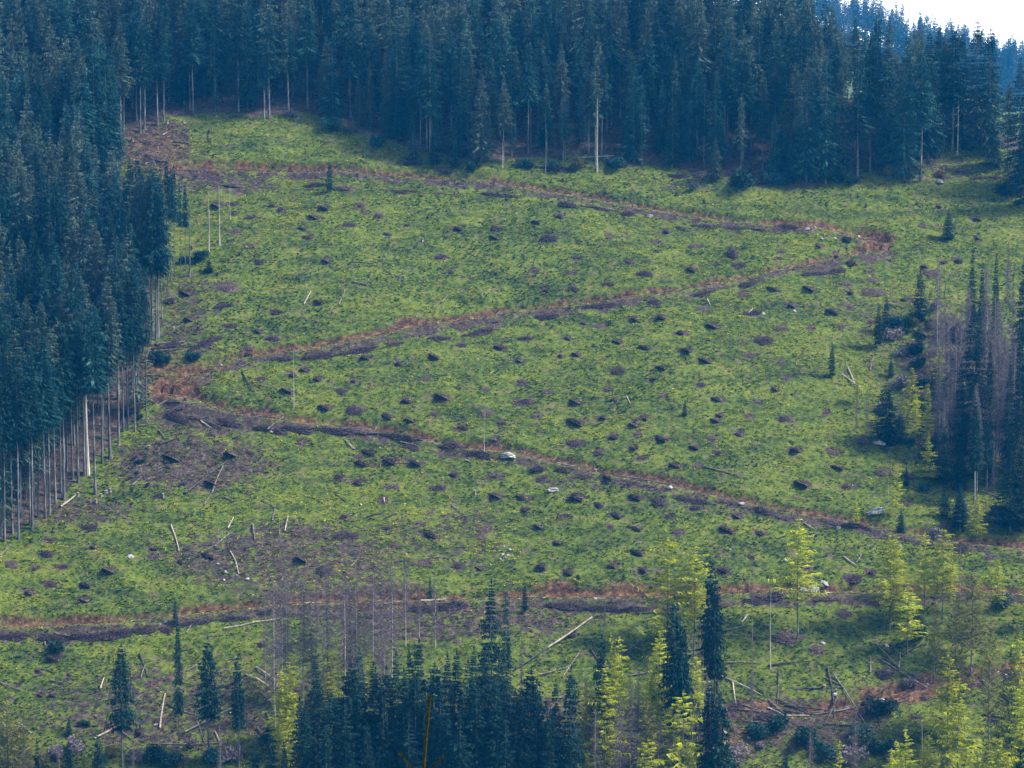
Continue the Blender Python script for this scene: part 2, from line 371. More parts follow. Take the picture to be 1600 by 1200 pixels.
quads = np.stack([ii[:-1, :-1], ii[:-1, 1:], ii[1:, 1:], ii[1:, :-1]], -1).reshape(-1, 4)
cm = np.stack([so, ro, li, np.ones_like(so)], 1)
ground = link('hillside', mesh_np('hillside', np.stack([xf, yf, zf], 1), quads, 4, [M['ground']], True, color=cm, cname='mask'))
ground['kind'] = 'structure'
ZG = zf.reshape(ny, nx)
def gz(x, y):
    i = np.clip(np.searchsorted(XS, x) - 1, 0, nx - 2); j = np.clip(np.searchsorted(YS, y) - 1, 0, ny - 2)
    fx = (x - XS[i]) / (XS[i + 1] - XS[i]); fy = (y - YS[j]) / (YS[j + 1] - YS[j])
    return (ZG[j, i] * (1 - fx) + ZG[j, i + 1] * fx) * (1 - fy) + (ZG[j + 1, i] * (1 - fx) + ZG[j + 1, i + 1] * fx) * fy
def at(u, v):
    p = hit(u, v); return np.array([p[0], p[1], float(gz(p[0], p[1]))])
def mpp(y): return y / F / CP * 1.0      # metres per photo pixel

# ------------------------------------------------------------------ low plants (grass, raspberry, ferns): nobody could count them
N = 330000
tx = rng.uniform(-160, 160, N); ty = rng.uniform(535, 840, N)
keep = (np.abs(tx / ty) < .19)
tx, ty = tx[keep], ty[keep]
_, s1, r1, l1 = full_z(tx, ty)
insf = inside(tx, ty)
den = np.clip(1 - s1, 0, 1) * (1 - .45 * r1) * (1 - .5 * l1) * np.where(insf, .12, 1) * (.35 + 1.0 * sstep(.35, .6, fbm(tx / 4, ty / 5, 70, 3)))
k = rng.uniform(0, 1, len(tx)) < den
tx, ty, l1 = tx[k], ty[k], l1[k]
n = len(tx); tz = gz(tx, ty)
nb = 4
ang = rng.uniform(0, 2 * np.pi, (n, nb)); sz = (rng.uniform(.22, .6, (n, 1)) * rng.uniform(.7, 1.2, (n, nb)))
bx = np.cos(ang); by = np.sin(ang)
wid = sz * rng.uniform(.22, .45, (n, nb)); lean = rng.uniform(.5, 1.2, (n, nb))
base = np.stack([tx, ty, tz - .04], 1)[:, None, :]
A = base + np.stack([-by * wid, bx * wid, 0 * wid], -1)
B = base + np.stack([by * wid, -bx * wid, 0 * wid], -1)
C_ = base + np.stack([bx * sz * lean, by * sz * lean, sz * .55], -1)
TV = np.stack([A, B, C_], 2).reshape(-1, 3)
TF = np.arange(len(TV)).reshape(-1, 3)
pal = np.array([(.016, .038, .014), (.048, .098, .012), (.115, .195, .010), (.21, .29, .010), (.38, .38, .018), (.24, .14, .055), (.02, .045, .025)])
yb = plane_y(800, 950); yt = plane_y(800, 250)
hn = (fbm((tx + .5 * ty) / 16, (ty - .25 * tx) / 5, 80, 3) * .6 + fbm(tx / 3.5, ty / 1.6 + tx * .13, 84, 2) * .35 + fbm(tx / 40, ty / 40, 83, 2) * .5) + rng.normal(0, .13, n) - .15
hn = hn + .015 - .15 * sstep(yb + 25, yb - 10, ty) + .05 * sstep(yt - 60, yt, ty) - .05 * sstep(-20, -90, tx) * sstep(yb + 90, yb + 10, ty)  # darker lower-slope plants, the dimmer light there also put into the palette
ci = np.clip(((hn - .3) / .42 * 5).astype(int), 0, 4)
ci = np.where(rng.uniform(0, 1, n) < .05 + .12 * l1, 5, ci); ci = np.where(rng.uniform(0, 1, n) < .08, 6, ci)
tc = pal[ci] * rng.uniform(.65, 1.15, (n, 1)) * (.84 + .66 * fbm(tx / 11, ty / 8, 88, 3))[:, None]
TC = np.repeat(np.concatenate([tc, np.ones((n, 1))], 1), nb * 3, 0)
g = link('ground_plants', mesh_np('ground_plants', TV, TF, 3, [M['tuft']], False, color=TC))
g['kind'] = 'stuff'; g['category'] = 'undergrowth'; g['label'] = 'low bright green grass and bramble tufts covering the cleared hillside'

# ------------------------------------------------------------------ fine slash: twigs and sticks nobody could count
NS = 340000
qx = rng.uniform(-160, 160, NS); qy = rng.uniform(535, 840, NS)
k = (np.abs(qx / qy) < .19); qx, qy = qx[k], qy[k]
_, s2, r2, l2 = full_z(qx, qy)
k = rng.uniform(0, 1, len(qx)) < (.022 + .55 * np.clip(l2, 0, 1) ** 1.5 * sstep(.4, .6, fbm(qx / 3, qy / 3, 91, 3)) + .12 * s2 + .06 * r2)
qx, qy, l2 = qx[k], qy[k], l2[k]; n = len(qx); qz = gz(qx, qy)
sl_ = np.exp(rng.normal(-.5, .6, n)) * 1.3; sa = rng.normal(0, .8, n); 
dx_ = np.cos(sa) * sl_ / 2; dy_ = np.sin(sa) * sl_ / 2; el = rng.uniform(-.02, .35, n) * sl_ * .6
z1 = gz(qx - dx_, qy - dy_) + .06; z2 = gz(qx + dx_, qy + dy_) + .08 + el
wd = rng.uniform(.03, .085, n)
A = np.stack([qx - dx_, qy - dy_, z1 - wd], 1); B = np.stack([qx - dx_, qy - dy_, z1 + wd], 1); C2 = np.stack([qx + dx_, qy + dy_, z2 + wd * .5], 1); D2 = np.stack([qx + dx_, qy + dy_, z2 - wd * .5], 1)
SV = np.stack([A, B, C2, D2], 1).reshape(-1, 3)
spal = np.array([(.03, .02, .024), (.06, .04, .042), (.11, .08, .075), (.20, .16, .14), (.40, .35, .30)])
sc_ = spal[rng.choice(5, n, p=[.34, .33, .2, .09, .04])]
SC = np.repeat(np.concatenate([sc_, np.ones((n, 1))], 1), 4, 0)
sm_, nt_, b_ = mat('slash_wood'); at_ = node(nt_, 'ShaderNodeVertexColor'); at_.layer_name = 'tone'; nt_.links.new(at_.outputs[0], b_.inputs['Base Color'])
g = link('slash_litter', mesh_np('slash_litter', SV, np.arange(n * 4).reshape(-1, 4), 4, [sm_], False, color=SC))
g['kind'] = 'stuff'; g['category'] = 'slash litter'; g['label'] = 'fine brown twigs and broken sticks strewn over the cleared slope'

# ------------------------------------------------------------------ tree makers
def crown_tris(rs, H, cb, Rm, nwh, nb, droop=.35, hang=4, side=3, width=.11, gap=.1, power=.8, ragged=.25, up=0.0, hl=.5, fine=.11):
    """fans of drooping branches with hanging twigs: (T,3,3)"""
    T = []
    zz = np.sort(rs.uniform(0, 1, nwh)); zz = (zz * .35 + np.linspace(0, 1, nwh) * .65)
    dirk = rs.uniform(.75, 1.2, 12)
    for q in zz:
        z = H * (cb + (1 - cb) * q)
        prof = (1 - q) ** power * (1 if q > .15 else .55 + 3 * q)
        r = Rm * min(prof, 1) * rs.uniform(1 - ragged, 1 + ragged) + .12
        m = max(3, int(nb * (1 - .45 * q)))
        a0 = rs.uniform(0, 6.28)
        for b in range(m):
            if rs.uniform() < gap: continue
            a = a0 + b * 6.283 / m + rs.uniform(-.35, .35)
            L = r * rs.uniform(.7, 1.15) * dirk[int(a / 6.283 * 12) % 12]
            d = np.array([math.cos(a), math.sin(a), 0]); t = np.array([-d[1], d[0], 0])
            dz = L * (droop * (1 - q * 1.1) - up) * rs.uniform(.7, 1.3)
            p0 = np.array([0, 0, z]); p1 = d * L * .55 + np.array([0, 0, z - dz * .55]); p2 = d * L + np.array([0, 0, z - dz * .9])
            w = max(.10, width * L) * rs.uniform(.8, 1.3)
            tl = rs.uniform(-.4, .4)
            tt = t + np.array([0, 0, tl])
            T += [(p0, p1 + tt * w, p1 - tt * w), (p1 + tt * w, p2, p1 - tt * w)]
            for h in range(hang):
                s = rs.uniform(.1, 1); c = p0 + (p2 - p0) * s; ww = fine * rs.uniform(.7, 1.4)
                c = c + t * rs.uniform(-1, 1) * L * .22; e = c + t * rs.uniform(-.15, .15) + d * rs.uniform(-.1, .2) - np.array([0, 0, hl * rs.uniform(.4, 1.4) * min(1, L / 1.5 + .15)])
                T.append((c - d * ww, c + d * ww, e))
            for h in range(side):
                s = rs.uniform(.3, 1); c = p0 + (p2 - p0) * s; sg = rs.choice([-1, 1])
                e = c + (t * sg * .9 + d * .5) * L * rs.uniform(.18, .4) - np.array([0, 0, .12 * L])
                T.append((c - d * fine * .9, c + d * fine * .9, e))
    # leader
    for a in (0, 1.57):
        d = np.array([math.cos(a), math.sin(a), 0]) * .12
        T.append((np.array([0, 0, H - .6]) - d, np.array([0, 0, H - .6]) + d, np.array([0, 0, H + .5])))
    return np.array(T)
def trunk_vf(rs, H, r, n=7, seg=7, bend=.25, top=.12):
    V = []; Fq = []
    bx, by = rs.uniform(-bend, bend, 2)
    for s in range(seg + 1):
        q = s / seg; rr = r * ((1 - q) * (1 - top) + top) * (1.35 if s == 0 else 1)
        for k in range(n):
            a = k * 6.283 / n
            V.append((math.cos(a) * rr + bx * math.sin(q * 3.1), math.sin(a) * rr + by * math.sin(q * 3.1), q * H - (.6 if s == 0 else 0)))
    for s in range(seg):
        for k in range(n):
            a = s * n + k; b = s * n + (k + 1) % n
            Fq.append((a, b, b + n, a + n))
    return np.array(V), np.array(Fq)
def tri_mesh(name, T, m):
    return mesh_np(name, T.reshape(-1, 3), np.arange(len(T) * 3).reshape(-1, 3), 3, [m])
def stub_tris(rs, H, z0, z1, n, L, w=.035, rise=-.2):
    T = []
    for _ in range(n):
        z = H * rs.uniform(z0, z1); a = rs.uniform(0, 6.28); l = L * rs.uniform(.4, 1.1) * (1.15 - z / H)
        d = np.array([math.cos(a), math.sin(a), 0]); p = np.array([0, 0, z]); e = p + d * l + np.array([0, 0, rise * l * rs.uniform(.5, 1.5)])
        T.append((p - (0, 0, w), p + (0, 0, w), e))
        t = np.array([-d[1], d[0], 0])
        for _k in range(3):
            s = rs.uniform(.3, .95); c = p + (e - p) * s; f = c + (t * rs.choice([-1, 1]) * .5 + d * .4) * l * .45 + np.array([0, 0, -.2 * l])
            T.append((c - (0, 0, w * .8), c + (0, 0, w * .8), f))
    return np.array(T)
PROTO = {}
def proto(kind, i, crown_fn, H, r, tm, cm, seed, cname='crown'):
    rs = np.random.RandomState(seed)
    T = crown_fn(rs); V, Q = trunk_vf(rs, H * .97, r)
    PROTO.setdefault(kind, []).append((mesh_np(kind + '_trunk', V, Q, 4, [tm], True), tri_mesh(kind + '_' + cname, T, cm), H, cname))
HS = 30.0
# forest spruces: bare lower stem, narrow crown
for i in range(6):
    proto('stand', i, lambda rs, i=i: np.concatenate([crown_tris(rs, HS, .40 + .03 * (i % 3), 3.5 + .5 * (i % 3), 50, 9, .5, 14, 5, width=.06, ragged=.3), stub_tris(rs, HS, .2, .48, 26, 1.3)]), HS, .24, M['bark'], M['spruce'], 100 + i)
# open edge spruces: crown nearly to the ground
for i in range(4):
    proto('full', i, lambda rs, i=i: crown_tris(rs, HS, .06, 4.3 + .4 * i, 60, 10, .5, 13, 6, width=.06, power=.75, ragged=.22), HS, .28, M['bark'], M['spruce'], 200 + i)
# ragged, thin-crowned edge spruces with a visible pale stem
for i in range(4):
    proto('ragged', i, lambda rs, i=i: np.concatenate([crown_tris(rs, HS,   .24 + .06 * i, 3.0, 44, 8, .5, 9, 3, width=.08, gap=.2, power=.55, ragged=.45), stub_tris(rs, HS, .08, .5, 40, 1.3)]), HS, .24, M['bark'], M['spruce'], 300 + i)
# dark younger spruces (18 m)
for i in range(5):
    proto('young', i, lambda rs, i=i: crown_tris(rs, 18, .05 + .05 * (i % 2), 2.6 + .25 * i, 50, 9, .35, 9, 6, width=.09, power=.8, ragged=.28, hl=.4, fine=.10), 18, .16, M['bark'], M['youngspruce'], 400 + i)
# tall dark spruces of the foreground (28 m), and ones with a bare lower stem
for i in range(4):
    proto('dark', i, lambda rs, i=i: crown_tris(rs, 28, .08, 3.4 + .3 * i, 68, 10, .45, 13, 8, width=.05, power=.85, ragged=.25, hl=.4, fine=.09), 28, .2, M['bark'], M['youngspruce'], 450 + i)
for i in range(3):
    proto('darktop', i, lambda rs, i=i: np.concatenate([crown_tris(rs, 24, .38, 2.7, 44, 9, .45, 10, 5, width=.07, power=.7, gap=.15, ragged=.35, fine=.12), stub_tris(rs, 24, .1, .5, 40, 1.4)]), 24, .17, M['bark'], M['youngspruce'], 470 + i)
# forest-front spruces with a long bare stem
for i in range(4):
    proto('front', i, lambda rs, i=i: np.concatenate([crown_tris(rs, 34, .52 + .03 * (i % 3), 3.3, 44, 9, .5, 14, 5, width=.06, ragged=.35, power=.7), stub_tris(rs, 34, .25, .6, 40, 1.2)]), 34, .22, M['bark'], M['spruce'], 480 + i)
# yellow-green larches (22 m), open
for i in range(6):
    proto('larch', i, lambda rs, i=i: crown_tris(rs, 22, .16 + .08 * (i % 3), 3.1, 38, 8, .12, 12, 14, width=.04, gap=.34, power=.55, ragged=.65, up=.14, hl=.35, fine=.085), 22, .12, M['bark'], M['larch'], 500 + i)
# olive budding broadleaf trees, thin
for i in range(3):
    proto('olive', i, lambda rs, i=i: np.concatenate([crown_tris(rs, 18, .25, 2.8, 40, 8, .0, 6, 10, width=.02, gap=.2, power=.45, ragged=.45, up=.5, hl=.2, fine=.06), stub_tris(rs, 18, .25, 1, 200, 2.4, .03, .5)]), 18, .12, M['bark'], M['olive'], 550 + i)
# dead, grey-purple twiggy trees
for i in range(5):
    proto('bare', i, lambda rs, i=i: stub_tris(rs, 20, .12 + .05 * i, 1.0, 560, 2.8, .04, -.3), 20, .13, M['bark'] if i % 2 else M['barkpale'], M['twig'], 600 + i, 'branches')
# bare white poles: one mesh each, stubs included
for i in range(3):
    rs = np.random.RandomState(700 + i); V, Q = trunk_vf(rs, 12, .13)
    T = np.concatenate([V[np.concatenate([Q[:, [0, 1, 2]], Q[:, [0, 2, 3]]])], stub_tris(rs, 12, .3, 1.0, 9, .5, .03, .1)])
    PROTO.setdefault('snag', []).append((tri_mesh('dead_pole', T, M['barkpale'] if i < 2 else M['bark']), None, 12, ''))

def plant(name, kind, x, y, z, H, i=None, wide=1.0, rz=None):
    P = PROTO[kind]; i = random.randrange(len(P)) if i is None else i % len(P)
    tm, cmh, H0, cn = P[i]; s = H / H0
    root = link(name, tm if cmh is None else None, loc=(x, y, z), rz=random.uniform(0, 6.28) if rz is None else rz, sc=(s * wide, s * wide, s))
    if cmh is not None: link('trunk', tm, root); link(cn, cmh, root)
    return root

# ------------------------------------------------------------------ forest scatter
trees = []      # x, y, H, kind, u, v
SPEC = [ # u, vtop, vbase, kind, wide  : trees one can pick out along the forest edges
 (302,12,178,'stand',1),(297,30,172,'stand',.9),(337,112,183,'ragged',1),(246,8,196,'stand',1),(256,20,188,'stand',.9),(226,20,200,'stand',1),(219,30,206,'stand',1),(189,30,220,'stand',1),
 (122,60,264,'stand',1),(136,70,270,'stand',1),(103,90,288,'stand',1),(38,110,300,'stand',1),(62,110,305,'stand',1),(413,30,186,'ragged',.9),(421,10,184,'stand',1),(481,-10,168,'stand',1.1),
 (548,50,184,'stand',1),(578,98,200,'full',.9),(620,28,214,'full',1.1),(562,110,198,'full',.9),(672,60,250,'ragged',1.1),(667,40,236,'stand',1),(619,112,222,'full',.8),(752,112,252,'full',1.25),
 (787,120,256,'stand',1),(720,85,246,'full',.9),(880,145,252,'ragged',1.1),(883,150,250,'ragged',1),(990,98,254,'full',1),(1003,120,258,'ragged',1),(1100,126,256,'ragged',1.2),(1118,215,282,'full',1.3),
 (1158,148,268,'ragged',1.2),(1192,150,266,'stand',1),(1235,222,288,'full',1.2),(1340,70,280,'ragged',1.3),(1413,60,282,'full',.9),(1438,72,284,'stand',1.2),(1488,40,238,'stand',1.2),(1475,60,228,'stand',1),
 (1545,42,238,'full',1.0),(1525,30,226,'full',1),(1500,45,218,'full',1.05),(1385,60,268,'full',1),(1360,60,270,'stand',1),(1260,90,284,'full',.9),(1290,80,286,'full',.8),(940,84,244,'stand',1),(930,86,258,'ragged',.9),
 (800,160,256,'ragged',1),(645,170,252,'full',1),(680,190,258,'full',1.1),(710,205,262,'full',1.2),(855,150,246,'stand',1),(1050,130,262,'full',.8),(1210,180,282,'full',1.1),(1320,150,284,'full',1.1),
 (1575,128,268,'stand',1.0),(1592,92,300,'dark',1.2),(1602,150,330,'dark',1.1),(1553,200,262,'full',1.6),(1480,62,222,'full',1),(1450,55,250,'full',1),
 # left wood, middle tier
 (268,262,440,'front',.5),(273,258,436,'front',.5),(282,280,428,'front',.4),(290,285,424,'front',.55),(296,300,430,'snag',1),(262,250,446,'front',.6),(247,262,526,'stand',1),(238,250,520,'stand',1),
 (253,270,500,'front',.7),(227,250,486,'stand',1),(217,240,478,'stand',1),(205,250,470,'stand',1),(326,300,396,'snag',1),(343,290,384,'snag',1),(360,290,342,'snag',1),(244,262,532,'stand',.8),
 (118,380,480,'ragged',1),(212,390,600,'stand',1),(207,400,610,'stand',1),
 # left wood, front edge
 (7,560,846,'front',1),(29,530,842,'front',1),(50,540,826,'front',1.2),(47,550,820,'front',.9),(71,520,808,'front',1),(78,530,800,'front',1),(87,510,788,'front',1),(100,500,779,'front',1.1),(95,500,770,'front',1),
 (114,490,748,'front',1),(122,480,754,'front',1),(149,470,770,'front',1.1),(172,440,716,'front',1.1),(186,430,690,'front',1),(200,420,672,'front',1),(211,420,674,'front',.9),(229,440,662,'front',.85),(138,500,742,'snag',1),
 (-14,570,858,'front',1),(19,560,832,'front',1),(60,530,806,'front',1),(132,480,744,'front',1),(160,460,724,'front',1),(193,440,676,'front',1),
]
def H_of(u, vt, vb, y): return (vb - vt) / F * y / CP * 1.0
for (u, vt, vb, kind, w) in SPEC:
    p = hit(u, vb); trees.append([p[0], p[1], H_of(u, vt, vb, p[1]), kind, u, vb, w, True])
sx = []; 
step = 5.0
rr = np.random.RandomState(5)
for yy in np.arange(540, 930, step):
    for xx in np.arange(-215, 215, step):
        x = xx + rr.uniform(-2.1, 2.1); y = yy + rr.uniform(-2.1, 2.1)
        if abs(x / y) > .205: continue
        if not inside(np.array([x]), np.array([y]))[0]: continue
        yc = np.interp(x, CRX, CRY)
        if y > yc + 34: continue
        if x > 85 and rr.uniform() < .35: continue
        if x > 118 and y > 770 and rr.uniform() < .75: continue
        if min((x - t[0]) ** 2 + (y - t[1]) ** 2 for t in trees[:len(SPEC)]) < 5: continue
        ed = edge_dist(x, y)
        H = rr.uniform(25, 33) if x > -60 else rr.uniform(27, 35)
        if x < -60 and y < 690: H = rr.uniform(30, 38)
        zt = float(gz(x, y)); d_ = y * CP - zt * SP; up_ = 800 + F * x / d_; vp_ = 600 - F * (y * SP + zt * CP) / d_
        if 285 < vp_ < 575 and up_ > 140:
            H = min(H, max(0, vp_ - 255 + rr.uniform(-10, 25)) * d_ / F)
            if H < 9: continue
        H *= rr.uniform(.74, 1.14) if not (25 < x < 95 and y > 800) else rr.uniform(1.0, 1.15)
        if x > 84: H = min(H, rr.uniform(20, 28))
        if up_ > 1555 and y > 760: H = rr.uniform(12, 20)
        kind = 'front' if (x < -60 and vp_ > 600 and ed < 16) else 'stand'
        if ed < 9 and y > 745 and rr.uniform() < .45: kind = 'full'; H *= rr.uniform(.55, .95)
        elif rr.uniform() < .12: kind = 'full'
        elif rr.uniform() < .06: kind = 'ragged'
        trees.append([x, y, H, kind, None, None, rr.uniform(.85, 1.15), False])
# which trees show largest from the camera: coarse depth-ordered coverage
W_, H_ = 400, 300
buf = -np.ones((H_, W_), int)
def proj(x, y, z):
    d = y * CP - z * SP; return 800 + F * x / d, 600 - F * (y * SP + z * CP) / d
order = sorted(range(len(trees)), key=lambda i: trees[i][1])
for i in order:
    x, y, H = trees[i][:3]; z = float(gz(x, y)); u, vb = proj(x, y, z); _, vt = proj(x, y, z + H)
    trees[i].append(z)
    for r_ in range(int(max(0, vt / 4)), int(min(H_, vb / 4))):
        q = (vb / 4 - r_) / max(1, (vb - vt) / 4)
        hw = (.6 if (q < .4 and trees[i][3] == 'stand') else 2.6 * (1.05 - q)) * trees[i][6] * F / y / 4
        a, b = int(max(0, u / 4 - hw)), int(min(W_, u / 4 + hw + 1))
        if b > a:
            seg = buf[r_, a:b]; seg[seg < 0] = i
cnt = np.bincount(buf[buf >= 0], minlength=len(trees))
idx = sorted(range(len(trees)), key=lambda i: (-trees[i][7], -cnt[i]))
NSP = 285
solo = [i for i in idx[:NSP] if cnt[i] > 0 or trees[i][7]]
rest = [i for i in range(len(trees)) if i not in set(solo)]
print('forest trees', len(trees), 'solo', len(solo), 'rest', len(rest))
LOOK = {'front': 'tall spruce with long bare trunk', 'stand': 'dark spruce with bare lower trunk', 'full': 'dense spruce branched almost to the ground', 'ragged': 'thin ragged spruce with pale trunk', 'snag': 'bare pale dead pole', 'young': 'dark dense spruce', 'dark': 'dark dense spruce'}
for i in solo:
    x, y, H, kind, u, vb, w, sp, z = trees[i]
    name = 'dead_tree' if kind == 'snag' else 'spruce_tree'
    o = plant(name, kind, x, y, z, H, wide=w * (random.uniform(.9, 1.1)))
    up, vp = proj(x, y, z); _, vtp = proj(x, y, z + H)
    if sp:
        tag(o, LOOK[kind], 'dead tree' if kind == 'snag' else 'spruce', u, vb, 'dead trees left standing' if kind == 'snag' else 'spruces of the forest edge')
    else:
        zone = ('in the upper left forest' if vp < 330 else 'in the left forest beside the middle road' if vp < 560 else 'in the lower left forest') if up < 330 else ('in the upper forest above the road' if up < 1150 else 'in the upper right forest below the skyline')
        ed = edge_dist(x, y)
        if ed < 7: look = ('bushy spruce at the forest edge' if kind == 'full' else 'bare-trunked spruce at the forest edge' if kind == 'stand' else 'thin ragged spruce at the forest edge')
        else: look = None
        if look: tag(o, look, 'spruce', up, vp, 'spruces of the forest edge')
        else: tag(o, 'tall dark spruce standing deep ' + zone + ', trunk hidden', 'spruce', up, vp, 'spruces deep ' + zone, shared=True)
# the rest of the wood as one mass
LOWP = []
for i in range(8):
    rs = np.random.RandomState(900 + i)
    T = crown_tris(rs, HS, .38 if i < 6 else .1, 3.9, 30, 7, .5, 9, 3, width=.07, ragged=.3, hl=.7, fine=.17)
    V, Q = trunk_vf(rs, HS * .97, .22, 4, 2)
    LOWP.append((T, V[np.concatenate([Q[:, [0, 1, 2]], Q[:, [0, 2, 3]]])]))
def merge_forest(name, items, lab, cat):
    TT = []; MI = []
    for (x, y, z, H, w) in items:
        T, K = LOWP[random.randrange(8)]; s = H / HS; a = random.uniform(0, 6.28); c, d = math.cos(a), math.sin(a)
        for A_, m_ in ((T, 0), (K, 1)):
            P = A_ * np.array([s * w, s * w, s]); Q = np.empty_like(P)
            Q[..., 0] = P[..., 0] * c - P[..., 1] * d + x; Q[..., 1] = P[..., 0] * d + P[..., 1] * c + y; Q[..., 2] = P[..., 2] + z
            TT.append(Q); MI.append(np.full(len(Q), m_))
    TT = np.concatenate(TT); MI = np.concatenate(MI)
    o = link(name, mesh_np(name, TT.reshape(-1, 3), np.arange(len(TT) * 3).reshape(-1, 3), 3, [M['spruce'], M['bark']], midx=MI))
    o['kind'] = 'stuff'; o['label'] = lab; o['category'] = cat
merge_forest('spruce_forest', [(trees[i][0], trees[i][1], trees[i][8], trees[i][2], 1.1) for i in rest], 'dense dark spruce forest filling the hill above and left of the clearing', 'forest')
far = []
for yc, RX, x0, x1, st in ((2300, RX1, 210, 470, 7.5), (3000, RX2, 420, 660, 9)):
    for y in np.arange(yc - 90, yc + 25, st * 1.3):
        for x in np.arange(x0, x1, st):
            a = x + random.uniform(-3, 3); b = y + random.uniform(-4, 4)
            far.append((a, b, float(base_z(a, b)) - .5, random.uniform(24, 44), 1.0))
merge_forest('distant_forest', far, 'hazy blue conifer forest on the far ridges below the white sky', 'forest')

